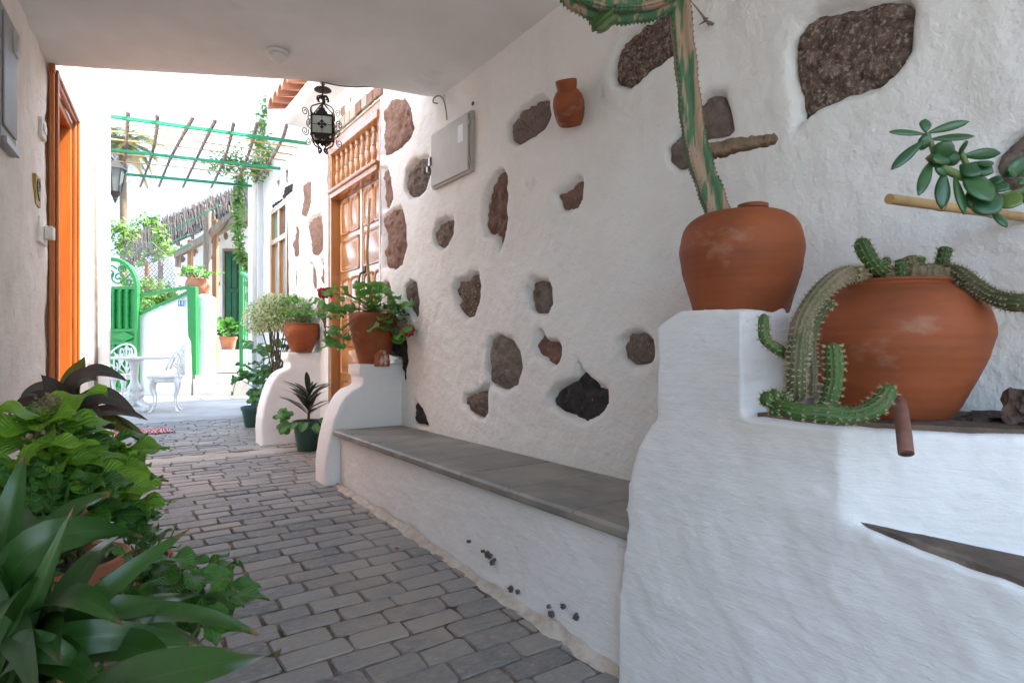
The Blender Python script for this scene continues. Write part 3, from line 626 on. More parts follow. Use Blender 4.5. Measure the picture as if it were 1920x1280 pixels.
for k, (y0, y1) in enumerate(((a+.052, mid-.003), (mid+.003, b-.052))):
    lf = MB().bx(DV, DV+.04, y0, y1, .15, 2.30).build('door_leaf', 'wood', door, bevel=.004)
    wv = y1-y0
    for zt, zb, n in rows:
        for q in range(n):
            p0 = y0+.05+q*(wv-.1)/n+(.012 if n > 1 and q else 0); p1 = y0+.05+(q+1)*(wv-.1)/n-(.012 if n > 1 and not q else 0)
            hw = (p1-p0)/2; cy = (p0+p1)/2; rnd_ = .03 if n == 1 else hw*.55
            def outline(ins, x):
                o = []; h = hw-ins; z0 = zb+ins; z1 = zt-ins; r = max(.008, rnd_-ins)
                for (sx, sz, a0) in ((1, 1, 0), (-1, 1, 90), (-1, -1, 180), (1, -1, 270)):
                    rr_ = r if sz > 0 else max(.006, .014-ins)
                    for j in range(4):
                        an = rad(a0+j*30); o.append((x, cy+sx*(h-rr_)+rr_*math.cos(an), (z1-rr_ if sz > 0 else z0+rr_)+rr_*math.sin(an)))
                return o
            rings = [outline(-.012, DV-.001), outline(-.008, DV-.014), outline(.004, DV-.012), outline(.012, DV-.003), outline(.035, DV-.013)]
            n_ = len(rings[0]); vs = [p for r_ in rings for p in r_]; fs = []
            for r_ in range(len(rings)-1):
                for j in range(n_): fs.append((r_*n_+j, r_*n_+(j+1) % n_, (r_+1)*n_+(j+1) % n_, (r_+1)*n_+j))
            fs.append(tuple((len(rings)-1)*n_+j for j in range(n_)))
            MB().add(vs, fs).build('door_panel', 'wood', lf.parent, smooth='auto').parent = door
hp = MB(); hy = mid-.06
hp.tube([(DV, hy, 1.62), (DV-.04, hy, 1.60), (DV-.055, hy, 1.52), (DV-.055, hy, 1.46), (DV-.04, hy, 1.38), (DV, hy, 1.36)], .008, 8)
hp.bx(DV-.006, DV+.002, hy-.02, hy+.02, 1.34, 1.66); hp.build('door_handle', 'iron', door, smooth='auto')
MB().bx(DV-.012, DV+.005, mid-.016, mid+.016, .15, 2.29).build('cover_strip', 'white_paint', door, bevel=.003)
MB().bx(WALL-.10, WALL+.2, a, b, .05, .15).build('threshold', 'concrete', door, bevel=.008)
# grey lintel course above the door
mb = MB(); y = a-.05
while y < b+.1:
    l_ = R.uniform(.10, .16); mb = MB().bx(WALL-.018-R.random()*.01, WALL+.05, y, y+l_-.012, 2.815, 2.90+R.random()*.01); mb.build('lintel_brick', 'stone_pale' if R.random() < .5 else 'concrete', wall_o, bevel=.006); y += l_
# window -----------------------------------------------------------
a, b, c, d = WIN
f = MB(); X0, X1 = WALL-.012, WALL+.07
f.bx(X0, X1, a, a+.055, c, d).bx(X0, X1, b-.055, b, c, d).bx(X0, X1, a+.055, b-.055, d-.055, d).bx(X0, X1, a+.055, b-.055, c, c+.06)
f.bx(X0, X1, a+.055, b-.055, 2.19, 2.25).bx(X0+.004, X1, (a+b)/2-.035, (a+b)/2+.035, c+.06, 2.19).bx(X0+.004, X1, (a+b)/2-.035, (a+b)/2+.035, 2.25, d-.055)
win = f.build('window', 'wood', house, bevel=.005)
for (y0, y1) in ((a+.055, (a+b)/2-.035), ((a+b)/2+.035, b-.055)):
    MB().bx(WALL+.03, WALL+.036, y0, y1, 2.25, d-.055).build('pane', 'green_pane' if y0 > 6.8 else 'pane', win)
    MB().bx(WALL+.03, WALL+.036, y0, y1, c+.06, 2.19).build('pane', 'frost', win)
MB().bx(WALL-.05, WALL+.1, a-.03, b+.03, c-.05, c).build('sill', 'plaster_cool', win, bevel=.01)
# corner pilaster with rain pipe
plastered(MB().bx(WALL-.07, WALL+.02, 7.72, 8.27, .1, 6.5).build('corner_pilaster', 'plaster_cool', house), .025, 2, .008)
MB().tube([(WALL-.12, 7.62, 6.4), (WALL-.12, 7.62, .3)], .028, 10).build('rain_pipe', 'white_plastic', house, smooth=True)

# ------------------------------------------------------------------ passage ceiling
def _edge(V): return 4.04-.478*(V-.08)+.05*fbm(V*2.2, V*0+3, 2)
us = np.linspace(0, 1, 120); vs_ = np.linspace(-.9, 1.72, 90)
CB = -1.5
def _ceil(U, V):
    u = CB+(_edge(V)-CB)*U; z = 2.55+.03*fbm(u*1.1, V*1.1)+.02*sstep(.985, 1, U)
    z = z-.035*sstep(1.35, 1.72, V)
    return V, u, z
ceil = grid_obj('ceiling', us, vs_, _ceil, 'ceiling', kind='structure')
mb = MB(); vv = np.linspace(-.9, 1.72, 60); ee = _edge(vv); n = len(vv)
mb.add([(v, e_, 2.575) for v, e_ in zip(vv, ee)]+[(v, e_+.004, 2.9) for v, e_ in zip(vv, ee)], [(i, i+1, n+i+1, n+i) for i in range(n-1)])
mb.add([(-.9, CB, 2.9), (1.72, CB, 2.9)]+[(v, e_, 2.9) for v, e_ in zip(vv[::-1], ee[::-1])], [tuple(range(n+2))])
mb.add([(-.9, CB, 2.5), (1.72, CB, 2.5), (1.72, CB, 2.9), (-.9, CB, 2.9)], [(0, 1, 2, 3)])
mb.build('ceiling_edge', 'plaster', ceil)
# small domed ceiling lamp
p = onz(520, 98, 2.545)
lamp = thing('ceiling_lamp', 'small white domed lamp on the passage ceiling', 'lamp', p)
MB().lathe([(.058, .0), (.058, -.012), (.045, -.016)], p, 24).build('base', 'white_plastic', lamp, smooth='auto')
MB().lathe([(.044, -.014), (.04, -.03), (.028, -.045), (.012, -.052), (0, -.053)], p, 24).build('dome', 'white_plastic', lamp, smooth=True)

# ------------------------------------------------------------------ house along the left
lh = thing('plastered_house', 'worn plastered house wall with orange wooden doorway on the narrow side', 'house', (lwall(4), 4, .1))
LD = (4.17, 4.95, .13, 2.50)
ue = np.unique(np.round(np.concatenate([np.arange(-.4, 1.0, .05), np.arange(1.0, 4.2, .016), np.arange(4.2, 5.95, .03), LD[:2]]), 4)); ze = np.unique(np.round(np.concatenate([np.arange(-.1, 2.7, .02), np.arange(2.7, 4.5, .1), LD[2:]]), 4))
def _lw(U, Z):
    d = .02*fbm(U*1.4+9, Z*1.4)+.010*fbm(U*6, Z*6+5)+.005*fbm(U*20, Z*17)
    return -.198+.102*(U-4.15)+d, U, Z
grid_obj('wall', ue, ze, _lw, 'plaster_left', lh, lambda u, z: ~((u > LD[0]) & (u < LD[1]) & (z < LD[3])))
mb = MB(); mb.add([(lwall(-.4), -.4, -.1), (-3.5, -.4, -.1), (-3.5, -.4, 4.5), (lwall(-.4), -.4, 4.5)], [(0, 1, 2, 3)])
mb.add([(lwall(5.92), 5.92, 4.5), (lwall(-.4), -.4, 4.5), (-3.5, -.4, 4.5), (-3.5, 5.92, 4.5)], [(0, 1, 2, 3)])
mb.build('side_wall', 'plaster_left', lh)
pl = plastered(MB().prism([(-1.5, 5.88, 0), (.118, 5.88, 0), (.10, 7.55, 0), (-1.5, 7.55, 0)], (0, 0, 4.5)).build('pilaster', 'plaster_cool', lh), .03, 2, .010, .3)
MB().tube([(lwall(5.5)+.022, 5.55, 3.6), (lwall(5.5)+.022, 5.55, 2.0)], .008, 8).build('conduit', 'white_plastic', lh, smooth=True)
MB().tube([(.02, 5.86, 3.9), (.022, 5.86, .2)], .013, 8).build('corner_pipe', 'cable', lh, smooth=True)
# doorway frame: local frame along the wall
def lf(u, off, z): return Vector((lwall(u)+off*.995, u-off*.1, z))     # off > 0 into the alley
def lbox(mb, u0, u1, o0, o1, z0, z1):
    q = [lf(u, o, z) for z in (z0, z1) for u, o in ((u0, o0), (u1, o0), (u1, o1), (u0, o1))]
    return mb.add(q, [(0, 1, 2, 3), (7, 6, 5, 4), (0, 4, 5, 1), (1, 5, 6, 2), (2, 6, 7, 3), (3, 7, 4, 0)])
a, b, c, d = LD
mb = MB()
for y0, y1 in ((a, a+.05), (b-.05, b)): lbox(mb, y0, y1, -.16, .004, c, d)
lbox(mb, a+.05, b-.05, -.16, .003, d-.05, d)
fr = mb.build('door_frame', 'wood_left', lh, bevel=.005)
mb = MB(); lbox(mb, a-.055, a+.012, .0045, .03, c, d+.05); lbox(mb, b-.012, b+.055, .0045, .03, c, d+.05); lbox(mb, a-.055, b+.055, .005, .034, d+.0, d+.058)
mb.build('architrave', 'wood_left', fr, bevel=.008)
mb = MB(); lbox(mb, a-.03, a-.005, .03, .045, c, d+.03); lbox(mb, b+.005, b+.03, .03, .045, c, d+.03); lbox(mb, a-.03, b+.03, .034, .047, d+.012, d+.034)
mb.build('moulding', 'wood_left', fr, bevel=.006)
mb = MB(); lbox(mb, a+.05, b-.05, -.12, -.08, c, d-.05); dl = mb.build('door_leaf', 'wood_left', lh, bevel=.004)
for zz0, zz1 in ((.3, 1.0), (1.12, 1.75), (1.87, 2.36)):
    mb = MB(); lbox(mb, a+.14, b-.14, -.0798, -.068, zz0, zz1); mb.build('door_panel', 'wood_left', dl, bevel=.008)
mb = MB(); q = lf(a+.1, -.08, 1.12); mb.tube([q, q+Vector((.05, 0, 0)), q+Vector((.055, .02, 0)), q+Vector((.055, .11, 0))], .009, 8); mb.build('handle', 'brass', dl, smooth=True)
mb = MB(); lbox(mb, a-.02, b+.02, -.16, .05, .05, c); mb.build('threshold', 'concrete', fr, bevel=.006)
# ------------------------------------------------------------------ bench, buttresses, stair
bench = thing('built_in_bench', 'long whitewashed masonry bench with grey slate seat against the stone-studded wall', 'bench', (1.46, 2.4, .08))
B0, B1, BF = 1.12, 3.735, 1.247
mb = MB(); mb.prism([(BF+.012, B0-.3, -.1), (WALL+.03, B0-.3, -.1), (WALL+.03, B1, -.1), (BF+.03, B1, -.1)], (0, 0, .572))
base = plastered(mb.build('base', 'plaster_cool', bench), .011, 3, .010, .12)
cuts = [1.16, 1.44, 1.80, 2.13, 2.45, 2.79, 3.12, 3.42, 3.725]
for i in range(len(cuts)-1):
    y0, y1 = cuts[i]+.0015, cuts[i+1]-.0015; z = .497+R.uniform(-.001, .001)
    MB().bx(BF+.052, WALL-.002, y0, y1, .468, z).build('slab', 'slate', bench, bevel=.003)
    for q in range(1):
        mb = MB(); n = 5; pr = [(BF+.05, .462), (BF-.012, .462), (BF-.018, .470), (BF-.018, .488), (BF-.010, .4985), (BF+.05, .4985)]
        mb.prism([(x, y0, zz) for x, zz in pr], (0, y1-y0, 0)); mb.build('nosing', 'slate', bench, bevel=.002)
# flaking paint patches on the bench front
def patch(pxs, seed):
    rr = random.Random(seed); c = [onx(x, y, BF+.0) for x, y in pxs]; mb = MB()
    for p in c:
        n = 11; r0 = rr.uniform(.006, .013); ring = []
        for j in range(n):
            a = 2*math.pi*j/n; q = r0*rr.uniform(.5, 1.25); ring.append(Vector((BF+.0075, p.y+q*math.cos(a)*1.2, p.z+q*math.sin(a))))
        mb.prism(ring, (.026, 0, 0)); mb.build('flaked_patch', 'flake', base); mb = MB()
patch([(900, 1034), (913, 1043), (922, 1050), (908, 1040), (918, 1056)], 1); patch([(952, 1105), (966, 1112)], 2); patch([(1024, 1138), (1028, 1152), (1050, 1138), (1074, 1158)], 3); patch([(873, 1015)], 4)

def scroll(name, label, u0, u1, sc, dv):
    t = thing(name, label, 'buttress', (1.45, (u0+u1)/2, g(u0)), 'scrolled buttresses beside the carved door')
    z0 = g(u0)-.05; top = .905+dv
    pr = [(WALL+.04, top), (1.412, top), (1.408, top-.065), (1.432, top-.075), (1.432, top-.14), (1.405, top-.148), (1.36, top-.165), (1.315, top-.205), (1.275, top-.27), (1.240, top-.36), (1.212, top-.47), (1.196, top-.57), (1.188, top-.66), (1.192, z0), (WALL+.04, z0)]
    a = MB().prism([(x, u0, z) for x, z in pr], (0, u1-u0, 0)).build('scroll_wall', 'plaster_cool', t); plastered(a, .012, 3, .008, .14)
    return t
scroll('scroll_buttress', 'whitewashed scroll-shaped buttress at the end of the slate bench, under the geranium pot', 3.74, 3.97, 1, 0)
scroll('scroll_buttress', 'whitewashed scroll-shaped buttress beyond the carved door, behind the dark-leaved plant', 5.50, 5.74, 1, .07)
# back of the bench end: plaster seat-side panel joint
# stepped plant stand
st = thing('plant_steps', 'massive whitewashed stepped masonry stand carrying the two big clay jars', 'steps', (1.46, .6, .03))
FV = 1.222
def fz(px, py): p = onx(px, py, FV); return (FV, p.y, p.z)
outl = [fz(1267, 583), fz(1232, 612), fz(1230, 785), fz(1216, 797), fz(1194, 842), fz(1177, 909), fz(1174, 954), fz(1176, 985), (FV, 1.23, .3), (FV, 1.24, -.1), (FV, .834, -.1), (FV, .834, 1.092)]
mb = MB(); mb.prism(outl, (WALL+.04-FV, 0, 0))
mb.prism([(FV, .95, -.1), (FV, .615, -.1), (1.45, .22, -.1), (1.67, -.12, -.1), (WALL+.04, -.25, -.1), (WALL+.04, .95, -.1)], (0, 0, .845+.1))
p = [(FV, .95), (FV, -.9), (WALL+.04, -.9), (WALL+.04, .95)]; n = 4; zt = [.703, .446, .446, .703]
mb.add([(x, y, -.1) for x, y in p]+[(x, y, z) for (x, y), z in zip(p, zt)], [(0, 1, 2, 3), (7, 6, 5, 4), (0, 4, 5, 1), (1, 5, 6, 2), (2, 6, 7, 3), (3, 7, 4, 0)])
so_ = plastered(mb.build('masonry', 'plaster_cool', st), .0095, 4, .011, .13)
mb = MB(); mb.prism([(FV+.03, .815, .842), (FV+.026, .628, .842), (1.42, .29, .842), (1.64, -.07, .842), (WALL, -.2, .842), (WALL, .815, .842)], (0, 0, .013)); mb.build('tread', 'brown_tread', st, bevel=.003)
zl = lambda y: .652+(y-.58)*.139
q = [(FV+.014, .600), (FV+.014, -.85), (WALL-.01, -.85), (1.68, -.13), (1.452, .215), (1.33, .42)]
mb = MB(); mb.add([(x, y, zl(y)-.008) for x, y in q]+[(x, y, zl(y)+.010) for x, y in q], [tuple(range(6)), tuple(range(11, 5, -1))]+[(i, (i+1) % 6, 6+(i+1) % 6, 6+i) for i in range(6)]); mb.build('tread', 'brown_tread', st)

# sandy mortar fillet along the foot of bench, buttress and steps
us = np.arange(-.2, 3.74, .02); vs_ = np.linspace(0, 1, 7)
def _fil(U, V):
    w_ = .012+.024*(fbm(U*5, U*0+1)+.2)+.012*fbm(U*22, U*0+7); w_ = np.maximum(w_, .008); x = BF-.004+(.02*(1-V))-w_*V
    return x, U, np.interp(U, GU, GZ)+.003+np.maximum(0, (.026+.03*fbm(U*6, U*0+5)))*(1-V)**1.8+.004*fbm(U*25, V*9)
grid_obj('mortar_fillet', us, vs_, _fil, 'fillet', bench)
# ================================================================== jars, cacti and wall things on the right
def jar(parent, c, prof, m='terra', name='jar', n=56, wob=.004):
    return MB().lathe(prof, c, n, wob=wob, cap=False).build(name, m, parent, smooth='auto')
def smooth_prof(pts, n=6):
    out = []
    P = [pts[0]]+list(pts)+[pts[-1]]
    for i in range(1, len(P)-2):
        for j in range(n):
            t = j/n; q = []
            for d in (0, 1):
                a, b, c, e = P[i-1][d], P[i][d], P[i+1][d], P[i+2][d]
                q.append(.5*((2*b)+(-a+c)*t+(2*a-5*b+4*c-e)*t*t+(-a+3*b-3*c+e)*t**3))
            out.append((max(q[0], 0.0), q[1]))
    out.append(pts[-1]); return out
def cpath(pts, n=5):
    pts = [Vector(p) for p in pts]; P = [pts[0]]+pts+[pts[-1]]; out = []
    for i in range(1, len(P)-2):
        for j in range(n):
            t = j/n; a, b, c, e = P[i-1], P[i], P[i+1], P[i+2]
            out.append(.5*((2*b)+(c-a)*t+(2*a-5*b+4*c-e)*t*t+(3*b-a-3*c+e)*t**3))
    out.append(pts[-1]); return out
def spines(path, rr, ribs, ln, step, rs):
    """clusters of short spines along every rib"""
    mb = MB(); N = len(path); tan = []
    for i in range(N): tan.append((path[min(i+1, N-1)]-path[max(i-1, 0)]).normalized())
    ref = Vector((0, 0, 1)) if abs(tan[0].z) < .9 else Vector((1, 0, 0)); nrm = (ref-tan[0]*ref.dot(tan[0])).normalized()
    acc = 0
    for i in range(N):
        nrm = (nrm-tan[i]*nrm.dot(tan[i])).normalized(); bi = tan[i].cross(nrm)
        if i: acc += (path[i]-path[i-1]).length
        if acc < step and i: continue
        acc = 0
        for k in range(ribs):
            a = 2*math.pi*k/ribs; o = nrm*math.cos(a)+bi*math.sin(a); p = path[i]+o*rr[i]*1.06
            for q in range(6):
                d = (o+Vector((rs.uniform(-1, 1), rs.uniform(-1, 1), rs.uniform(-1, 1)))*.75).normalized()*ln*rs.uniform(.6, 1.1); s_ = d.orthogonal().normalized()*.0009
                mb.add([p+s_, p-s_, p+d], [(0, 1, 2)])
    return mb
def cactus(parent, pts, r, m, ribs=11, name='stem', ln=.0085, taper=(.75, .9), n=6, spine=True):
    pts = [Vector(q) for q in pts]; rs = random.Random(len(pts)*7+int(r*1e4)); pts = [pts[0]]+[q+Vector((rs.uniform(-1, 1), rs.uniform(-1, 1), rs.uniform(-1, 1)))*.0035 for q in pts[1:-1]]+[pts[-1]]
    path = cpath(pts, n); N = len(path); rr = []
    for i in range(N):
        t = i/(N-1); q = taper[0]+(1-taper[0])*min(1, t*6); q *= 1 if t < .88 else math.sqrt(max(.02, 1-((t-.88)/.12)**2*.96)); q *= 1+.05*math.sin(t*17+r*900); rr.append(r*q)
    # dense path near the tip for a rounded end
    o = MB().tube(path, rr, ribs*4, ribs=ribs, ribd=.085).build(name, m, parent, smooth=True)
    if spine: spines(path, rr, ribs, ln, .009, rs).build('spines', 'spine', o, kind='stuff')
    return o
# --- jar with tall ribbed cactus on the top platform
c1 = Vector((1.452, .995, 1.092))
t = thing('potted_column_cactus', 'round clay jar with tall corky ribbed cactus standing on the top platform', 'potted cactus', c1)
pr = smooth_prof([(.116, -.012), (.128, .03), (.146, .09), (.158, .145), (.160, .19), (.148, .238), (.118, .268), (.07, .280), (.052, .284)], 14); pr = [(r_*(1+.0014*math.sin(z_*330)+.002*math.sin(z_*120)), z_) for r_, z_ in pr]
j = jar(t, c1, pr)
cl = MB(); nn_ = 64
cl.add([c1+Vector(((.119+.010*(q == 0)+.004*math.sin(7*a)*(q == 1))*math.cos(a), (.119+.010*(q == 0)+.004*math.sin(7*a)*(q == 1))*math.sin(a), -.012 if q == 0 else .010+.010*float(fbm(np.array(a*3), np.array(1.5)))+.006*math.sin(a*11))) for a in [2*math.pi*i/nn_ for i in range(nn_)] for q in (0, 1)], [(2*i, 2*((i+1) % nn_), 2*((i+1) % nn_)+1, 2*i+1) for i in range(nn_)]); cl.build('lime_collar', 'plaster_cool', t, smooth=True)
nc = c1+Vector((.030, -.018, .276)); MB().lathe([(.034, -.01), (.034, .012), (.040, .017), (.040, .027), (.034, .029), (.026, .026), (.025, -.01)], nc, 28).build('neck', 'terra', j, smooth='auto')
MB().lathe([(0, .279), (.05, .283), (.052, .2845)], c1, 24).build('soil', 'soil', t)
k1 = 1.63
stem = [pt(1348, 408, k1), pt(1338, 375, k1), pt(1318, 320, k1+.01), pt(1304, 270, k1+.02), pt(1296, 220, k1+.02), pt(1288, 140, k1+.02), pt(1279, 60, k1+.02), pt(1272, -20, k1+.02), pt(1262, -90, k1+.02)]
def ribbed(path, r0, r1, nr, parent, m, name, ribd=.26, tip=False):
    path = cpath(path, 7); N = len(path)
    rr = [(r0+(r1-r0)*i/(N-1))*(1+.05*math.sin(i*.9)) for i in range(N)]
    if tip:
        for i in range(N):
            tt = i/(N-1)
            if tt > .8: rr[i] *= math.sqrt(max(.015, 1-((tt-.8)/.2)**2*.99))
    o = MB().tube(path, rr, nr*8, ribs=nr, ribd=ribd).build(name, m, parent, smooth=True)
    tee = MB(); tan = [(path[min(i+1, N-1)]-path[max(i-1, 0)]).normalized() for i in range(N)]
    ref = Vector((0, 0, 1)) if abs(tan[0].z) < .9 else Vector((1, 0, 0)); nm = (ref-tan[0]*ref.dot(tan[0])).normalized()
    for i in range(N):
        nm = (nm-tan[i]*nm.dot(tan[i])).normalized(); bi = tan[i].cross(nm)
        for k in range(nr):
            a = 2*math.pi*k/nr; od = nm*math.cos(a)+bi*math.sin(a); p = path[i]+od*rr[i]*(1+ribd*.92); s2 = tan[i].cross(od)
            h = .006; tee.add([p-tan[i]*.008-od*.002, p+tan[i]*.008-od*.002, p+od*h, p+s2*.003, p-s2*.003], [(0, 3, 2), (3, 1, 2), (1, 4, 2), (4, 0, 2)])
    tee.build('rib_teeth', m, o, kind='stuff'); return o
ribbed(stem, .030, .0265, 4, t, 'euph', 'stem')
br = cpath([pt(1322, 285, k1+.01), pt(1345, 282, k1), pt(1390, 272, k1-.02), pt(1430, 266, k1-.03), pt(1456, 261, k1-.04)], 6)
br = [q+rdir(-1, 1)*.0022 for q in br]
MB().tube(br, [.0235*(1-.45*(i/(len(br)-1))**1.1)*(.45 if i == len(br)-1 else 1)*R.uniform(.9, 1.1) for i in range(len(br))], 15, ribs=3, ribd=.18).build('broken_arm', 'euph_brown', t, smooth=True)
ribbed([pt(1274, -40, k1+.02), pt(1262, -8, k1+.0), pt(1225, 12, k1-.02), pt(1180, 20, k1-.03), pt(1130, 18, k1-.03), pt(1085, 0, k1-.03), pt(1050, -40, k1-.03), pt(1035, -90, k1-.03)], .026, .024, 4, t, 'euph', 'arm')
ribbed([pt(1150, 22, k1-.03), pt(1130, 38, k1-.03), pt(1113, 54, k1-.03)], .022, .016, 4, t, 'cactus', 'arm', tip=True)
p0 = onx(1325, 40, WALL-.03)
tw = thing('dry_twig', 'small dry twig sticking out of the wall beside the tall ribbed cactus', 'twig', p0+Vector((.03, 0, 0)))
mb = MB().tube([p0+Vector((.045, 0, 0)), p0, onx(1310, 20, WALL-.05), onx(1295, 2, WALL-.08)], [.006, .005, .003, .0015], 6)
for a, b in (((1325, 40), (1330, 50)), ((1322, 40), (1310, 47)), ((1320, 36), (1328, 34))): mb.tube([onx(*a, WALL-.03), onx(*b, WALL-.05)], [.004, .001], 5)
mb.build('twig', 'stick', tw, smooth=True)
# --- big jar with trailing cactus on the tread
c2 = Vector((1.450, .614, .856)); k2 = 1.35
t = thing('potted_trailing_cactus', 'big wide clay jar with trailing spiny cactus stems spilling over the rim', 'potted cactus', c2)
pr = [(r_*.915, z_*.90) for r_, z_ in smooth_prof([(.118, 0), (.137, .03), (.165, .09), (.19, .155), (.199, .20), (.192, .245), (.165, .283), (.138, .303), (.125, .312), (.128, .321), (.124, .326), (.112, .322), (.105, .31)], 14)]; pr = [(r_*(1+.0013*math.sin(z_*300)+.002*math.sin(z_*110)), z_) for r_, z_ in pr]
j = jar(t, c2, pr, n=72)
MB().lathe([(0, .284), (.06, .286), (.10, .281)], c2, 24).build('soil', 'soil', t)
def cpx(*a): return [pt(x, y, k) for x, y, k in a]
cactus(t, cpx((1640, 516, 1.33), (1608, 512, 1.27), (1570, 522, 1.20), (1530, 560, 1.15), (1505, 610, 1.13), (1495, 670, 1.13), (1492, 720, 1.15), (1490, 750, 1.19)), .0165, 'cactus_brown', 11)
cactus(t, cpx((1508, 590, 1.14), (1502, 640, 1.12), (1498, 700, 1.12), (1494, 752, 1.15)), .0148, 'cactus_old', 11)
cactus(t, cpx((1545, 770, 1.10), (1555, 740, 1.10), (1563, 700, 1.10), (1561, 642, 1.10)), .0146, 'cactus', 11)
cactus(t, cpx((1450, 755, 1.11), (1490, 768, 1.07), (1545, 776, 1.05), (1600, 778, 1.05), (1640, 762, 1.05), (1672, 722, 1.05)), .0146, 'cactus', 11)
cactus(t, cpx((1480, 668, 1.16), (1455, 652, 1.15), (1438, 630, 1.15), (1432, 588, 1.15)), .0095, 'cactus', 9)
cactus(t, cpx((1560, 565, 1.18), (1530, 600, 1.20), (1522, 650, 1.21), (1524, 700, 1.21), (1520, 740, 1.22)), .010, 'cactus_old', 9)
for i, (x, y, r) in enumerate(((1436, 752, .012), (1452, 745, .009), (1458, 770, .011), (1470, 748, .008))):
    p = pt(x, y, 1.11); cactus(t, [p, p+Vector((-.008, -.004, .003)), p+Vector((-.016, -.006, .008))], r, 'cactus', 9, 'offset')
cactus(t, cpx((1690, 520, 1.36), (1660, 512, 1.30), (1642, 500, 1.27), (1625, 478, 1.26), (1612, 447, 1.26)), .0146, 'cactus', 11)
cactus(t, cpx((1755, 512, 1.33), (1762, 500, 1.31), (1770, 485, 1.30), (1775, 462, 1.30)), .0125, 'cactus', 11)
cactus(t, cpx((1600, 524, 1.24), (1602, 515, 1.23), (1600, 502, 1.23)), .0095, 'cactus', 9)
cactus(t, cpx((1700, 515, 1.36), (1750, 505, 1.32), (1790, 512, 1.26), (1830, 538, 1.20), (1870, 560, 1.15), (1920, 568, 1.10), (1970, 556, 1.08)), .0148, 'cactus_old', 11)
for x, y, k, r, m in ((1660, 512, 1.29, .020, 'cactus_brown'), (1690, 508, 1.29, .018, 'cactus_brown'), (1715, 506, 1.27, .024, 'cactus_brown'), (1742, 512, 1.27, .02, 'cactus_brown'), (1722, 492, 1.28, .013, 'cactus'), (1705, 490, 1.28, .012, 'cactus_brown'), (1690, 496, 1.27, .011, 'cactus'), (1660, 494, 1.28, .008, 'cactus'), (1765, 512, 1.27, .018, 'cactus_brown')):
    p = pt(x, y, k); cactus(t, [p+Vector((0, 0, -.03)), p+Vector((R.uniform(-.004, .004), 0, -.012)), p+Vector((R.uniform(-.006, .006), 0, .012))], r, m, 11, 'offset')
pp = thing('drain_pipe', 'short brown pipe poking out below the wide jar', 'pipe', pt(1695, 805, 1.12))
MB().tube(cpx((1686, 755, 1.20), (1690, 775, 1.13), (1695, 815, 1.06), (1699, 850, 1.04)), .0125, 16).build('pipe', 'pipe_clay', pp, smooth='auto')
MB().lathe([(0, 0), (.009, .0), (.009, .002), (0, .002)], pt(1699.5, 851.2, 1.04)-Vector((0, 0, .002)), 14).build('bore_shade', 'black', pp)  # black disc painting in the shade inside the pipe mouth
# bark and knots lying at the back of the tread
def rock(mb, c, s, seed, n=10, m2=14):
    rr = random.Random(seed); vs = []; fs = []
    for i in range(n+1):
        for q in range(m2):
            th = math.pi*i/n; ph = 2*math.pi*q/m2; d = Vector((math.sin(th)*math.cos(ph), math.sin(th)*math.sin(ph), math.cos(th)))
            f_ = 1+.55*float(fbm(np.array(d.x*2+seed), np.array(d.y*2+d.z*1.7)))+.2*rr.uniform(-1, 1)*(0 < i < n)
            vs.append(Vector(c)+Vector((d.x*s[0], d.y*s[1], d.z*s[2]))*f_)
    for i in range(n):
        for q in range(m2): fs.append((i*m2+q, (i+1)*m2+q, (i+1)*m2+(q+1) % m2, i*m2+(q+1) % m2))
    return mb.add(vs, fs)
b = thing('bark_piece', 'flat dark piece of dry bark lying behind the wide jar', 'bark', pt(1850, 800, 1.28))
rock(MB(), pt(1855, 788, 1.27), (.10, .05, .018), 3).build('bark', 'bark', b)
rock(MB(), pt(1815, 795, 1.24), (.05, .035, .012), 5).build('flake', 'bark', b)
b = thing('driftwood_knot', 'gnarled brown driftwood knot beside the dry bark', 'driftwood', pt(1925, 800, 1.2))
rock(MB(), pt(1925, 768, 1.17), (.035, .04, .045), 8).build('knot', 'pebble', b)
rock(MB(), pt(1945, 800, 1.17), (.05, .05, .03), 9).build('root', 'pebble', b)
# --- bamboo cane projecting from the wall
a, bq = pt(1667, 373, 1.15), pt(1925, 408, 1.33); b2 = a+(bq-a)*1.03
t = thing('bamboo_cane', 'thick pale bamboo cane projecting from the wall under the jade plant', 'cane', b2)
path = [a+(b2-a)*i/24 for i in range(25)]
MB().tube(path, [.0098*(1.10 if i in (8, 17) else 1) for i in range(25)], 14).build('cane', 'cane', t, smooth='auto')
for i in (8, 17): MB().tube([path[i]-(b2-a)*.003, path[i]+(b2-a)*.003], .0112, 14).build('node', 'stick', t)
# --- jade plant on a small bracket at the frame's edge
jp = Vector((1.535, .13, 1.21))
sh = thing('wall_bracket', 'little wooden bracket shelf holding the jade plant pot', 'shelf', jp-Vector((0, 0, .02)))
MB().bx(1.42, WALL+.03, .0, .26, jp.z-.022, jp.z-.002).build('board', 'wood_old', sh, bevel=.003)
MB().bar((1.45, .13, jp.z-.02), (WALL+.02, .13, jp.z-.16), .03, .02).build('brace', 'wood_old', sh)
t = thing('jade_plant', 'jade succulent with glossy rounded leaves in a small clay pot on a wall bracket', 'succulent', jp)
MB().lathe(smooth_prof([(.05, 0), (.065, .05), (.075, .10), (.08, .105), (.08, .125), (.07, .122), (.068, .1)], 3), jp, 28, cap=False).build('pot', 'terra', t, smooth='auto')
MB().lathe([(0, .112), (.069, .108)], jp, 16).build('soil', 'soil', t)
kj = 1.0
root = jp+Vector((0, 0, .11))
b1 = cpath([root, jp+Vector((-.07, .03, .16)), pt(1900, 365, kj), pt(1850, 345, kj), pt(1800, 330, kj), pt(1760, 310, kj), pt(1742, 292, kj)], 5)
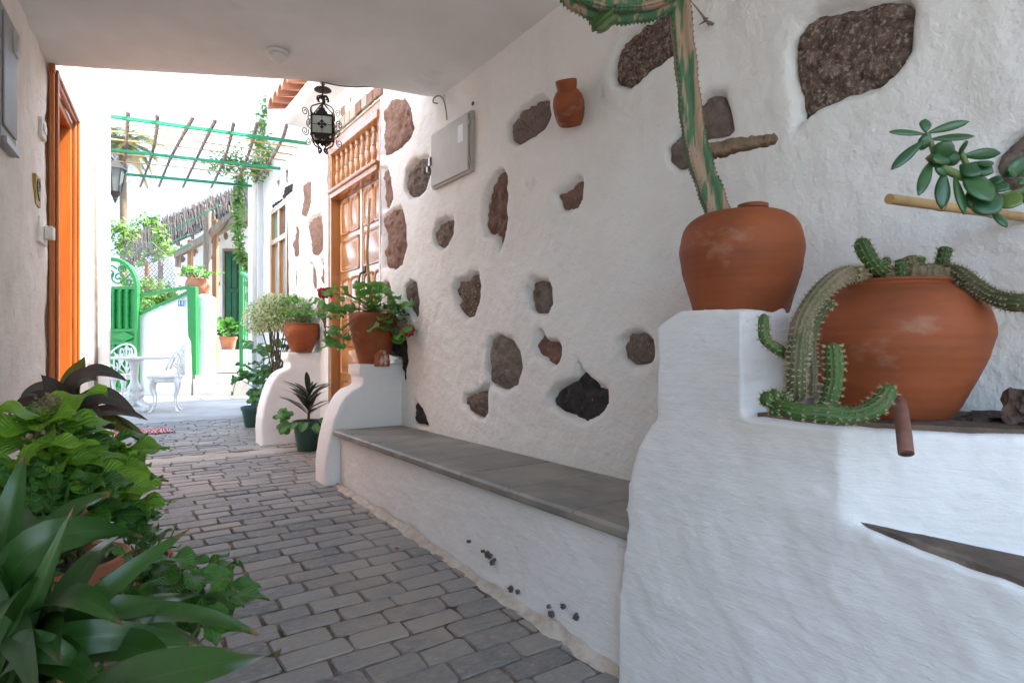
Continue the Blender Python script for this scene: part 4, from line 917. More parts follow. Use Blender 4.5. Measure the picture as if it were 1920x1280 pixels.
bA = cpath([pt(1760, 310, kj), pt(1752, 290, kj), pt(1745, 268, kj), pt(1736, 250, kj)], 4)
bB = cpath([pt(1830, 340, kj), pt(1815, 315, kj), pt(1806, 295, kj), pt(1800, 284, kj)], 4)
for q, r_ in ((b1, .007), (bA, .0045), (bB, .0045)): MB().tube(q, r_, 8).build('branch', 'stem_green', t, smooth=True)
def jade_leaf(b0, tip, w, m='lf_jade'):
    b0, tip = Vector(b0), Vector(tip); L = (tip-b0).length; d = (tip-b0)/L; vs = []; n = 8; q = 10
    s_ = d.cross(FWD); s_ = s_.normalized() if s_.length > .2 else d.orthogonal().normalized()
    s_ = (s_+FWD*R.uniform(-.5, .5)).normalized(); s_ = (s_-d*s_.dot(d)).normalized(); nn = d.cross(s_)
    for i in range(n+1):
        tt = i/n; wd = w/2*((math.sin(math.pi*(.04+.93*tt)**1.25))**.7) if 0 < i < n else w*.06; th = min(.006, w*.2)*(math.sin(math.pi*(.08+.86*tt)))**.6
        for k in range(q):
            an = 2*math.pi*k/q; vs.append(b0+d*L*tt+s_*wd*math.cos(an)+nn*th*math.sin(an)*.8-nn*0+UP*(-.05*L*tt*tt))
    fs = [(i*q+k, i*q+(k+1) % q, (i+1)*q+(k+1) % q, (i+1)*q+k) for i in range(n) for k in range(q)]+[tuple(range(q-1, -1, -1)), tuple(n*q+k for k in range(q))]
    return MB().add(vs, fs).build('leaf', m, t, smooth=True)
JL = [((1735, 252), (1667, 244), 15), ((1738, 250), (1817, 224), 17), ((1742, 262), (1827, 252), 17), ((1734, 262), (1671, 314), 20), ((1735, 248), (1735, 222), 22), ((1748, 268), (1722, 262), 34),
      ((1748, 300), (1722, 362), 22), ((1752, 305), (1782, 262), 36), ((1755, 292), (1800, 296), 34), ((1760, 300), (1770, 330), 40), ((1770, 322), (1765, 388), 30), ((1790, 330), (1808, 398), 30), ((1800, 290), (1812, 262), 20), ((1805, 292), (1876, 284), 22),
      ((1800, 310), (1838, 326), 36), ((1812, 308), (1862, 322), 30), ((1810, 318), (1858, 374), 60), ((1825, 360), (1872, 396), 56), ((1845, 345), (1893, 352), 28), ((1850, 340), (1878, 338), 24), ((1870, 370), (1915, 380), 44), ((1860, 395), (1888, 424), 26), ((1905, 330), (1890, 314), 24), ((1925, 345), (1908, 336), 26), ((1800, 300), (1778, 288), 26), ((1786, 296), (1748, 296), 30), ((1820, 352), (1830, 392), 30), ((1830, 305), (1860, 308), 26)]
for i, (a, b_, w_) in enumerate(JL):
    k = kj+R.uniform(-.02, .02); jade_leaf(pt(*a, kj), pt(*b_, k-.01), w_*kj/FPX, 'lf_jade_y' if i in (20,) else 'lf_jade')
jade_leaf(pt(1915, 372, kj-.02), pt(1975, 372, kj-.04), 50*kj/FPX, 'lf_jade_y'); jade_leaf(pt(1880, 330, kj), pt(1930, 300, kj), 36*kj/FPX)
# --- little clay jug hung on the wall
jc = onx(1066, 196, WALL-.055)
t = thing('clay_jug', 'small reddish clay jug fixed to the white wall beside a brown stone', 'jug', onx(1066, 240, WALL))
pr = smooth_prof([(0, -.088), (.042, -.086), (.058, -.06), (.066, -.015), (.062, .025), (.048, .05), (.040, .058), (.042, .068), (.044, .09), (.040, .096), (.026, .094), (.024, .07), (.022, .03)], 5)
o = MB().lathe(pr, (0, 0, 0), 40, cap=False).build('jug', 'terra', None, smooth='auto'); o.parent = t; o.location = jc-Vector(t.location); o.rotation_mode = 'QUATERNION'; o.rotation_quaternion = UP.rotation_difference((UP-FWD*.42-Vector((.22, 0, 0))).normalized())
# --- meter cupboard with padlock on the wall
bx_ = [onx(816, 252, WALL), onx(890, 209, WALL), onx(893, 322, WALL), onx(822, 353, WALL)]
y0, y1 = bx_[1].y, bx_[0].y; zt = (bx_[0].z+bx_[1].z)/2; zb = (bx_[2].z+bx_[3].z)/2
t = thing('electrical_box', 'grey metal electrical cupboard with sticker and padlock on the white wall', 'electrical box', (WALL, (y0+y1)/2, zb))
tilt = .0
MB().bx(WALL-.022, WALL+.03, y0, y1, zb, zt).build('casing', 'grey_metal', t, bevel=.004)
dr = MB().bx(WALL-.032, WALL-.0225, y0+.018, y1-.006, zb+.012, zt-.012).build('door', 'grey_metal', t, bevel=.006)
MB().bx(WALL-.0332, WALL-.0322, y0+.07, y0+.125, zt-.15, zt-.055).build('sticker', 'sticker', t)
mb = MB(); yl, zl_ = y1-.004, zb+.14; mb.bx(WALL-.042, WALL-.0222, yl-.004, yl+.014, zl_, zl_+.05); mb.build('hasp', 'steel', t)
mb = MB().bx(WALL-.046, WALL-.028, yl+.0145, yl+.034, zl_-.035, zl_); mb.build('padlock', 'steel', t, bevel=.003)
for z in (zb+.05, zt-.08): MB().tube([(WALL-.03, y0+.008, z), (WALL-.03, y0+.008, z+.035)], .006, 8).build('hinge', 'grey_metal', t)
# --- hook and cable near the ceiling
p = onx(832, 183, WALL)
t = thing('cable_hook', 'thin grey cable end curling from the wall under the ceiling edge', 'cable', p)
MB().tube(cpath([onx(838, 225, WALL-.004), onx(836, 205, WALL-.02), onx(832, 188, WALL-.02), onx(824, 180, WALL-.03), onx(815, 183, WALL-.05), onx(812, 192, WALL-.05), onx(820, 194, WALL-.05)], 4), .0045, 7).build('cable', 'cable', t, smooth=True)
MB().bx(p.x-.012, p.x+.02, p.y-.012, p.y+.012, p.z-.012, p.z+.012).build('clip', 'white_plastic', t, bevel=.003)
q = onx(889, 195, WALL)
t = thing('wall_plug', 'small dark round plug hole in the wall above the electrical cupboard', 'plug', q)
MB().lathe([(0, 0), (.01, 0), (.012, .004), (.0, .004)], (0, 0, 0), 14).build('plug', 'black', None)
bpy.data.objects['plug'].parent = t; bpy.data.objects['plug'].rotation_euler = (0, rad(-90), 0)
t.location = q-Vector((.006, 0, 0))

# --- things on the left wall
def lpx(px, py, off=0.):             # pixel onto the left wall
    r = (px-HX)/FPX; dv, du = CS*r+SN, CS-SN*r; k = (-.198-.102*4.15)/(dv-.102*du); p = pt(px, py, k); return p.y, p.z
def lthing(name, label, cat, px0, px1, py0, py1):
    u0, _ = lpx(px0, 655); u1, _ = lpx(px1, 655); um = (u0+u1)/2; k = um/(CS-SN*((px0+px1)/2-HX)/FPX)
    z1 = EYE+(HY-py0)/FPX*k; z0 = EYE+(HY-py1)/FPX*k
    return thing(name, label, cat, lf(um, 0, z0)), min(u0, u1), max(u0, u1), z0, z1
t, u0, u1, z0, z1 = lthing('meter_box', 'grey plastic meter box hung high on the worn plaster wall', 'meter box', -10, 20, 25, 280)
lbox(MB(), u0, u1, -.02, .018, z0, z1).build('casing', 'meter_grey', t, bevel=.006)
lbox(MB(), u0+.02, u1-.02, .0185, .026, z0+.07, z1-.03).build('cover', 'meter_grey', t, bevel=.006)
lbox(MB(), u1-.10, u1-.03, .0265, .036, z1-.14, z1-.04).build('window', 'frost', t, bevel=.004)
lbox(MB(), u0+.01, u1-.01, .0185, .035, z0, z0+.025).build('lip', 'steel', t, bevel=.003)
t, u0, u1, z0, z1 = lthing('switch_plate', 'small white rectangular switch plate high beside the orange doorway', 'switch', 74, 82, 224, 260)
lbox(MB(), u0, u1, -.01, .012, z0, z1).build('plate', 'white_plastic', t, bevel=.003); lbox(MB(), u0+.02, u1-.02, .0125, .018, z0+.03, z1-.03).build('rocker', 'white_plastic', t, bevel=.002)
t, u0, u1, z0, z1 = lthing('doorbell', 'white plastic doorbell box beside the orange doorway', 'doorbell', 70, 84, 418, 450)
lbox(MB(), u0, u1, -.01, .01, z0-.02, z1+.02).build('back_plate', 'white_plastic', t, bevel=.003); lbox(MB(), u1-.09, u1-.03, .0105, .05, z0+.01, z1-.01).build('button', 'white_plastic', t, bevel=.006)
def text_mesh(s, size, name, m, parent, mtx, depth=.002):
    c = bpy.data.curves.new(name, 'FONT'); c.body = s; c.size = size; c.extrude = depth; c.align_x = 'CENTER'; c.align_y = 'CENTER'
    o = bpy.data.objects.new('tmp', c); COL.objects.link(o); bpy.context.view_layer.update()
    me = bpy.data.meshes.new_from_object(o.evaluated_get(bpy.context.evaluated_depsgraph_get())); bpy.data.objects.remove(o)
    me.materials.clear(); me.materials.append(M[m]); o = put(name, me, parent); o.matrix_local = mtx; return o
t, u0, u1, z0, z1 = lthing('number_plate', 'small brass house number plate reading 9 on the worn plaster wall', 'number plate', 64, 73, 330, 386)
lbox(MB(), u0, u1, -.01, .008, z0, z1).build('plate', 'brass', t, bevel=.002)
um = (u0+u1)/2; c = lf(um, .0095, (z0+z1)/2)-Vector(t.location)
text_mesh('9', (z1-z0)*1.05, 'digit', 'black', t, Matrix.Translation(c) @ Matrix(((-.102, 0, .995), (-.995, 0, -.102), (0, 1, 0))).to_4x4().inverted().transposed() @ Matrix.Diagonal((1.2, 1, 1, 1)))
# black wall lantern on the pilaster's far side
k = 5.6; c = pt(216, 375, k)
t = thing('wall_lantern', 'black six-sided wall lantern on the white pilaster', 'wall lantern', c)
w6 = lambda r0, z0, r1, z1: MB().lathe([(r0, z0), (r1, z1)], c, 6)
w6(.075, .31, .03, .36).build('cap', 'black', t); w6(.095, .285, .08, .312).build('rim', 'black', t); w6(.045, .075, .078, .285).build('glass', 'pane', t); w6(.02, .02, .048, .076).build('base', 'black', t)
MB().lathe([(0, -.03), (.012, -.02), (.008, -.01), (.018, .0), (.02, .02)], c, 10).build('finial', 'black', t)
for j in range(6):
    a = 2*math.pi*j/6; d = Vector((math.cos(a), math.sin(a), 0)); MB().tube([c+d*.047+UP*.075, c+d*.08+UP*.286], .005, 5).build('glazing_bar', 'black', t)
MB().tube(cpath([c+UP*.35, c+Vector((-.05, .02, .40)), c+Vector((-.14, .04, .34)), c+Vector((-.16, .05, .2))], 4), .01, 7).build('bracket', 'black', t, smooth=True)
# ================================================================== plants and things along the house front
def pot(parent, c, r, h, m='terra', rim=True, name='pot'):
    pr = [(r*.66, 0), (r*.70, h*.05), (r*.92, h*.8)]
    pr += [(r*1.0, h*.82), (r*1.02, h*.98), (r*.97, h), (r*.88, h*.98), (r*.86, h*.88)] if rim else [(r*.98, h*.98), (r*.9, h), (r*.86, h*.9)]
    o = MB().lathe(pr, c, 32, cap=False).build(name, m, parent, smooth='auto')
    MB().lathe([(0, h*.9), (r*.86, h*.89)], c, 20).build('soil', 'soil', parent)
    return o
LM = {}
def lib(kind, m, n=6):
    """shared leaf meshes, unit length along +Y"""
    key = (kind, m)
    if key in LM: return LM[key]
    out = []
    for i in range(n):
        dr_ = R.uniform(-.22, -.05) if kind != 'round' else R.uniform(-.1, .05)
        W = {'ovate': R.uniform(.56, .68), 'lance': R.uniform(.2, .26), 'round': 1.0, 'heart': .8}[kind]
        out.append(leaf_mesh('leaf', (0, 0, 0), (0, .5, .09), (0, 1, dr_), W, UP, 'round' if kind in ('round', 'heart') else kind, m, n=10 if kind != 'round' else 8, mw=6, fold=R.uniform(.1, .3), wave=R.uniform(.3, .7), ser=.06 if kind == 'ovate' else (.12 if kind == 'round' else 0)))
    LM[key] = out; return out
def add_leaf(parent, me, p, d, nrm, L):
    return put('leaf', me, parent, aim(Vector(p)-ORG[parent.name], d, nrm, L))
def geranium(t, c, top, spots, L, m='lf_ger'):
    """crown: spots are (world point) leaf centres; each leaf carried by a stalk from the pot top"""
    st_ = MB()
    for p in spots:
        q = Vector(p); mid_ = (top+q)/2+Vector((0, 0, .03)); st_.tube(cpath([top+rdir()*.03, mid_, q], 3), [.003, .0028, .0025, .0022, .002, .002, .0018], 5)
        d = (q-top); d.z *= .3; d = (d.normalized()+rdir(-.3, .5)*.5); nr = (UP*.8-FWD*.6+rdir()*.5)
        add_leaf(t, R.choice(lib('round', m)), q, d, nr, L*R.uniform(.7, 1.2))
    st_.build('stalks', 'stem_green', t, smooth=True)
def bloom(name, parent, c, r, n, m):
    mb = MB()
    for i in range(n):
        d = rdir(-.6, 1); p = Vector(c)+d*r*R.uniform(.45, 1)
        for q in range(5):
            e = d.orthogonal().normalized(); e.rotate(Matrix.Rotation(q*1.2566, 3, d)); mb.leaf(p, e+d*.5, d, r*.36, r*.30, tint=R.random()*.5)
    return mb.build(name, m, parent)
# geranium on the near buttress
c = Vector((1.545, 3.855, .905))
t = thing('potted_geranium', 'clay pot of red-flowered geranium with a tall cane on the buttress by the slate bench', 'potted plant', c)
MB().lathe(smooth_prof([(.088, -.02), (.10, .03), (.125, .12), (.148, .22), (.158, .29), (.155, .32), (.145, .335), (.135, .325), (.13, .3)], 4), c, 40, cap=False).build('pot', 'terra', t, smooth='auto')
MB().lathe([(0, .31), (.134, .305)], c, 24).build('soil', 'soil', t)
top = c+UP*.32; sp = []
for (x0, x1, y0, y1, n) in ((628, 740, 545, 590, 34), (622, 660, 590, 640, 12), (625, 650, 630, 650, 5), (690, 760, 575, 620, 14), (715, 745, 600, 640, 6), (678, 705, 535, 560, 5), (700, 730, 548, 575, 6)):
    for _ in range(n): sp.append(pt(R.uniform(x0, x1), R.uniform(y0, y1), R.uniform(3.80, 4.12)))
geranium(t, c, top, sp, .085)
mb = MB().tube([c+Vector((0, 0, .25)), pt(688, 480, 4.05), pt(693, 372, 4.05)], [.011, .010, .009], 8); mb.build('cane', 'cane', t, smooth=True)
for (x, y, r_, m_, k_) in ((611, 551, .056, 'petal', 3.98), (766, 622, .052, 'petal_b', 3.85)):
    p = pt(x, y, k_); bloom('flower_head', t, p, r_, 34, m_); MB().tube(cpath([top, (top+p)/2+UP*.06, p], 4), .003, 5).build('flower_stalk', 'stem_green', t, smooth=True)
# limed lump and slate at the pot's foot
MB().lathe([(.0, .09), (.03, .085), (.048, .05), (.052, .0), (.05, -.02)], (1.56, 3.74, .91), 20).build('broken_knob', 'terra_lime', t, smooth=True)
# far clay pot on the second buttress
c = Vector((1.55, 5.56, .972)); t = thing('potted_pelargonium', 'wide clay pot with leafy green pelargonium on the farther scroll buttress', 'potted plant', c)
MB().lathe(smooth_prof([(.085, 0), (.11, .06), (.145, .15), (.155, .2), (.148, .24), (.152, .26), (.14, .262), (.132, .24)], 4), c, 36, cap=False).build('pot', 'terra', t, smooth='auto')
MB().lathe([(0, .245), (.132, .24)], c, 20).build('soil', 'soil', t)
geranium(t, c, c+UP*.25, [pt(R.uniform(535, 600), R.uniform(562, 600), R.uniform(5.2, 5.6)) for _ in range(34)], .08)
# variegated shrub
c = gpt(516, 6.1); c.x = min(c.x, 1.5)
t = thing('variegated_shrub', 'bushy cream and green variegated shrub with bare stems beyond the scroll buttress', 'shrub', c)
pot(t, c, .16, .26, 'terra'); fo = MB(); cc = pt(527, 594, 5.7); st_ = MB()
for i in range(14):
    d = rdir(.2, 1); e = cc+Vector((d.x*.22, d.y*.22, d.z*.1-.08)); st_.tube(cpath([c+Vector((R.uniform(-.05, .05), R.uniform(-.05, .05), .22)), (c+cc)/2+rdir()*.05, e], 4), .006, 5)
st_.build('stems', 'stem_brown', t, smooth=True)
for i in range(6500):
    d = rdir(-.75, 1); q = R.random()**.45; lump = 1+.3*float(vn(np.array(d.x*2.5+3), np.array(d.y*2.5+d.z*2)))
    p = cc+Vector((d.x*.33, d.y*.31, d.z*.22))*q*lump; fo.leaf(p, d+rdir(-1, 1)*.9, UP+rdir()*.6, .034, .014, tint=1. if R.random() < .3 else R.random()*.25)
fo.build('foliage', 'lf_var', t, kind='stuff')
# climbing green plant in front of it (round leaves on thin stems)
c = gpt(500, 6.45); c.x = min(c.x, 1.40)
t = thing('leafy_shrub', 'slender green shrub with broad leaves in front of the variegated shrub', 'shrub', c); pot(t, c, .13, .22, 'green_pot')
for (x0, x1, y0, y1, n) in ((470, 520, 632, 660, 16), (500, 545, 645, 700, 20), (480, 530, 680, 735, 26), (530, 590, 625, 680, 16), (480, 520, 720, 760, 16)):
    st2 = MB(); hub = pt((x0+x1)/2, (y0+y1)/2+10, 6.1); st2.tube(cpath([c+UP*.2, (c+hub)/2+rdir()*.04, hub], 4), .005, 5).build('stem', 'stem_brown', t, smooth=True)
    for _ in range(n): p = pt(R.uniform(x0, x1), R.uniform(y0, y1), R.uniform(5.85, 6.3)); add_leaf(t, R.choice(lib('ovate', 'lf_plain')), p, rdir(-.6, .4), UP-FWD*.7+rdir()*.4, R.uniform(.09, .14))
# green bucket pot on a brick
c = pt(487, 772, 6.75); c.z = .285
bk = thing('brick', 'single reddish brick under the small green pot', 'brick', (c.x, c.y, g(c.y))); MB().bx(c.x-.13, c.x+.11, c.y-.09, c.y+.08, g(c.y)-.01, c.z-.001).build('block', 'terra_pale', bk, bevel=.006)
t = thing('potted_plant', 'small green bucket with a drooping broad-leaved plant standing on a brick', 'potted plant', c); pot(t, c, .115, .27, 'green_pot')
for i in range(30):
    a = R.uniform(0, 6.28); d = Vector((math.cos(a), math.sin(a), R.uniform(.1, .9))); p = c+UP*(.27+.16*R.random())+d*R.uniform(.02, .14)
    add_leaf(t, R.choice(lib('ovate', 'lf_plain')), p, d+rdir(-.5, 0)*.4, UP+rdir()*.3, R.uniform(.12, .22))
MB().tube(cpath([c+UP*.25, c+Vector((-.12, -.03, .33)), pt(445, 712, 6.7), pt(436, 738, 6.7)], 4), .004, 5).build('trailing_stem', 'stem_green', t, smooth=True)
for x, y in ((440, 715), (437, 735), (450, 710), (462, 735), (458, 705)): add_leaf(t, R.choice(lib('ovate', 'lf_plain')), pt(x, y, 6.68), rdir(-1, 0), -FWD+UP*.4, .10)
# dark-leaved plant in green pot
c = gpt(580, 4.98); c.x = 1.46
t = thing('potted_cordyline', 'dark purple strap-leaved plant in a green plastic pot below the carved door', 'potted plant', c); pot(t, c, .125, .25, 'green_pot')
rt = c+UP*.24
MB().tube([rt-UP*.04, rt+UP*.22+Vector((.01, 0, 0))], [.012, .009], 8).build('stem', 'stem_brown', t, smooth=True)
for i in range(30):
    a = i*2.4; z = .05+.2*(i/30); el = R.uniform(.3, 1.3); d = Vector((math.cos(a), math.sin(a), el)).normalized(); L = R.uniform(.20, .34); b0 = rt+UP*z
    put('leaf', leaf_mesh('leaf', b0-c, b0-c+d*L*.55, b0-c+d*L*.9+Vector((d.x, d.y, 0))*L*.2-UP*L*.12, R.uniform(.032, .05), UP-d*d.z, 'lance', 'lf_dark', n=8, mw=4), t)
for i in range(16):
    a = R.uniform(2.2, 5.4); d = Vector((math.cos(a), math.sin(a), R.uniform(-.4, .4))); p = c+UP*.26+d*R.uniform(.09, .2); add_leaf(t, R.choice(lib('ovate', 'lf_plain')), p, d-UP*.5, -FWD+UP, R.uniform(.08, .12))
# slate leaning against the wall beside the geranium
# red petals on the paving
for i, (x, y) in enumerate(((460, 773), (744, 1010), (487, 882), (466, 764))):
    p = onz(x, y, .15); p.z = g(p.y)+.006; t = tag(MB().add([p+Vector((.014*math.cos(a)*(1+.3*math.sin(3*a)), .012*math.sin(a), .002*math.sin(5*a)+.003)) for a in [j*.785 for j in range(8)]]+[p+UP*.007], [(j, (j+1) % 8, 8) for j in range(8)]).build('fallen_petal', 'petal', org=p), ('red petals lying by the brick under the green pot', 'single red petal on the paving below the slate bench front', 'single red petal on the paving before the geranium buttress', 'red petal on the concrete behind the brick')[i], 'petal', 'red petals fallen on the paving')

# ------------------------------------------------------------------ hanging wrought-iron lantern
lc = Vector((1.096, 3.50, 0)); zt = 2.545
t = thing('hanging_lantern', 'ornate black wrought-iron lantern with frosted panes hanging at the passage mouth', 'lantern', (lc.x, lc.y, zt))
def P(x, y, z): return Vector((lc.x+x, lc.y+y, z))
ROT = rad(-22)
def Q(x, y, z): return P(x*math.cos(ROT)-y*math.sin(ROT), x*math.sin(ROT)+y*math.cos(ROT), z)
MB().lathe([(.006, .05), (.006, -.03), (.045, -.035), (.05, -.042), (.0, -.044)], P(0, 0, zt), 20).build('canopy_disc', 'iron', t, smooth='auto')
MB().tube([P(.012*math.cos(a), 0, zt+.0+.014*math.sin(a)) for a in [i*.5236 for i in range(12)]], .003, 6, closed=True).build('ring', 'iron', t, smooth=True)
MB().tube([P(0, 0, zt-.04), P(0, 0, zt-.14)], .004, 6).build('stem', 'iron', t)
zc_ = zt-.085
for i in range(6):
    a = i*math.pi/3; d = Vector((math.cos(a), math.sin(a), 0)); b0 = P(0, 0, zc_-.01)
    MB().tube(cpath([b0, b0+d*.012+UP*.018, b0+d*.03+UP*.012, b0+d*.034-UP*.004, b0+d*.026-UP*.008], 4), [.004]*17, 5, squash=2).build('crown_leaf', 'iron', t, smooth=True)
ztop, zbot, rb = zt-.205, zt-.315, .058
for sx, sy in ((-1, -1), (1, -1), (1, 1), (-1, 1)):
    MB().tube(cpath([P(0, 0, zt-.115), Q(sx*.02, sy*.02, zt-.13), Q(sx*.055, sy*.055, zt-.16), Q(sx*.062, sy*.062, ztop+.02), Q(sx*rb, sy*rb, ztop)], 4), .0035, 6).build('crown_arm', 'iron', t, smooth=True)
    MB().tube([Q(sx*rb, sy*rb, ztop+.005), Q(sx*rb, sy*rb, zbot-.005)], .005, 6).build('corner_post', 'iron', t)
    sp_ = []
    for i in range(22):
        a = i/21*1.6*2*math.pi; r_ = .006+.020*i/21; sp_.append((r_*math.cos(a), r_*math.sin(a)))
    for (zz, fl) in ((ztop-.0, 1), (zbot+.0, -1)):
        o = .058+.03
        MB().tube([Q(sx*(o+x*.7), sy*(o+x*.7), zz+fl*z_*1.0) for x, z_ in sp_], .0026, 5).build('scroll', 'iron', t, smooth=True)
    MB().tube(cpath([Q(sx*.06, sy*.06, zbot+.02), Q(sx*.078, sy*.078, zbot+.04), Q(sx*.064, sy*.064, zbot+.06), Q(sx*.075, sy*.075, zbot+.085), Q(sx*.06, sy*.06, zbot+.10)], 3), .0024, 5).build('side_scroll', 'iron', t, smooth=True)
    MB().tube(cpath([Q(sx*rb, sy*rb, zbot), Q(sx*.05, sy*.05, zbot-.03), Q(sx*.025, sy*.025, zbot-.055), Q(sx*.006, sy*.006, zbot-.075), Q(sx*.02, sy*.02, zbot-.088), Q(sx*.024, sy*.024, zbot-.075)], 3), .0045, 6).build('under_arm', 'iron', t, smooth=True)
for (ax, ay) in ((0, -1), (1, 0), (0, 1), (-1, 0)):
    tx, ty = -ay, ax
    def F(a, z, off=0): return Q(ax*(rb+off)+tx*a, ay*(rb+off)+ty*a, z)
    MB().add([F(-rb, zbot, -.004), F(rb, zbot, -.004), F(rb, ztop, -.004), F(-rb, ztop, -.004), F(-rb, zbot, -.006), F(rb, zbot, -.006), F(rb, ztop, -.006), F(-rb, ztop, -.006)], [(0, 1, 2, 3), (7, 6, 5, 4)]).build('pane', 'frost', t)
    MB().bar(F(-rb, ztop), F(rb, ztop), .008, .012).build('top_bar', 'iron', t); MB().bar(F(-rb, zbot), F(rb, zbot), .008, .012).build('bottom_bar', 'iron', t)
    mb = MB().bar(F(0, zbot), F(0, ztop), .0025, .0025, up=Vector((ax, ay, .01))).bar(F(-rb, (ztop+zbot)/2), F(rb, (ztop+zbot)/2), .0025, .0025)
    zm = (ztop+zbot)/2
    for q in range(4):
        a0 = q*math.pi/2
        ring = []
        for (u_, v_) in ((.004, -.004), (.012, -.006), (.014, -.012), (.02, -.008), (.027, 0), (.02, .008), (.014, .012), (.012, .006), (.004, .004)):
            x = u_*math.cos(a0)-v_*math.sin(a0); z_ = u_*math.sin(a0)+v_*math.cos(a0); ring.append(F(x, zm+z_, .002))
        mb.prism(ring, (F(0, 0, .004)-F(0, 0, 0)))
    mb.build('cross_ornament', 'iron', t)
    ring = [F(x, ztop+.006+z_, .001) for x, z_ in ((-.032, 0), (-.03, .012), (-.02, .016), (-.016, .03), (-.008, .034), (-.004, .05), (.004, .05), (.008, .034), (.016, .03), (.02, .016), (.03, .012), (.032, 0))]
    MB().prism(ring, F(0, 0, .003)-F(0, 0, 0)).build('crest', 'iron', t)
    ring = [F(x, zbot-.006+z_, .0) for x, z_ in ((-.045, 0), (-.03, -.022), (-.02, -.012), (-.008, -.03), (0, -.02), (.008, -.03), (.02, -.012), (.03, -.022), (.045, 0))]
    MB().prism(ring, F(0, 0, -.003)-F(0, 0, 0)).build('skirt', 'iron', t)
MB().lathe([(0, -.012), (.045, -.01), (.05, 0)], P(0, 0, zbot), 4).build('floor', 'iron', t)
MB().lathe([(.0, -.04), (.012, -.03), (.012, -.01), (.008, .06), (0, .065)], P(0, 0, zbot+.02), 10).build('candle_tube', 'white_plastic', t)
MB().tube(cpath([P(0, 0, zt+.005), P(.08, -.03, zt-.005), P(.18, -.06, zt+.0), P(.27, -.10, zt+.012)], 4), .004, 6).build('flex', 'cable', t, smooth=True)
# ================================================================== pergola over the alley
def tubes(name, pts, r, m, parent, n=8): return MB().tube(pts, r, n).build(name, m, parent, smooth=True)
perg = thing('pergola', 'green pipe pergola with thin canes and crooked sticks bridging the alley', 'pergola', (.9, 6.9, 2.9))
def zz(v): return 2.90+.055*v
def bar_at(u, v0=-.2, v1=WALL+.02, dz=0.): return [Vector((v0, u, zz(v0)+dz)), Vector((v1, u, zz(v1)+dz))]
for u in (5.93, 6.92, 7.83):
    mb = MB().bar(*bar_at(u), .022, .03); mb.build('green_bar', 'green_pipe', perg, bevel=.003)
for u in (6.17, 6.42, 6.66, 7.14, 7.42):
    pa = bar_at(u, dz=.02); m_ = (pa[0]+pa[1])/2+Vector((0, 0, .012)); tubes('cane', cpath([pa[0], m_, pa[1]-Vector((R.uniform(0, .1), 0, 0))], 5), .0075, 'cane', perg, 6)
for ps in (((240, 208), (238, 250), (235, 295), (228, 330)), ((295, 217), (293, 250), (282, 300), (263, 350)), ((362, 224), (340, 262), (317, 305), (298, 352)), ((404, 231), (385, 268), (366, 308), (343, 355)), ((438, 238), (430, 275), (417, 315), (396, 358)), ((482, 241), (472, 280), (457, 320), (438, 362)), ((537, 247), (528, 275), (505, 315), (478, 350))):
    w_ = [onz(x, y, 2.965) for x, y in ps]
    for q in w_: q.z = zz(q.x)+.042
    tubes('stick', cpath(w_, 4), [.017]*4+[.015]*5+[.013]*4, 'stick', perg, 7)
# vines
def vine(name, label, path, n, spread, L, parent_m='lf_vine', grp=None, stemr=.006):
    c = Vector(path[-1]); t = thing(name, label, 'vine', c); P_ = cpath(path, 6); MB().tube(P_, stemr, 5).build('stem', 'stem_brown', t, smooth=True)
    mb = MB()
    for i in range(n):
        p = P_[R.randrange(len(P_))]+rdir(-1, 1)*spread*R.random()**.6; mb.leaf(p, rdir(-1, .6), UP*.6-FWD*.5+rdir()*.7, L*R.uniform(.6, 1.2), L*.55, tint=R.random())
    mb.build('foliage', parent_m, t, kind='stuff'); return t
vine('hanging_vine', 'pale green leafy vine hanging straight down beside the open green gate', [pt(452, 330, 7.9), pt(447, 370, 7.9), pt(446, 420, 7.85), pt(450, 470, 7.85), pt(462, 500, 7.85)], 620, .085, .075)
vine('pergola_creeper', 'feathery green creeper twining over the right end of the pergola', [pt(405, 312, 7.0), pt(430, 300, 7.0), pt(455, 305, 7.0), pt(485, 318, 7.1), pt(505, 290, 6.9), pt(470, 262, 6.5)], 900, .16, .055)
vine('wall_creeper', 'thin creeper climbing the tall white corner of the house', [pt(492, 400, 7.5), pt(500, 320, 7.4), pt(495, 270, 7.3), pt(500, 225, 7.2), pt(508, 185, 7.2)], 420, .11, .07)
vine('roof_creeper', 'light green creeper tumbling over the fence below the palm', [pt(180, 450, 10.9), pt(215, 425, 10.9), pt(240, 440, 11), pt(225, 465, 11), pt(250, 425, 11.2), pt(285, 412, 11.4), pt(300, 440, 11.4), pt(302, 475, 11.4)], 650, .18, .10)
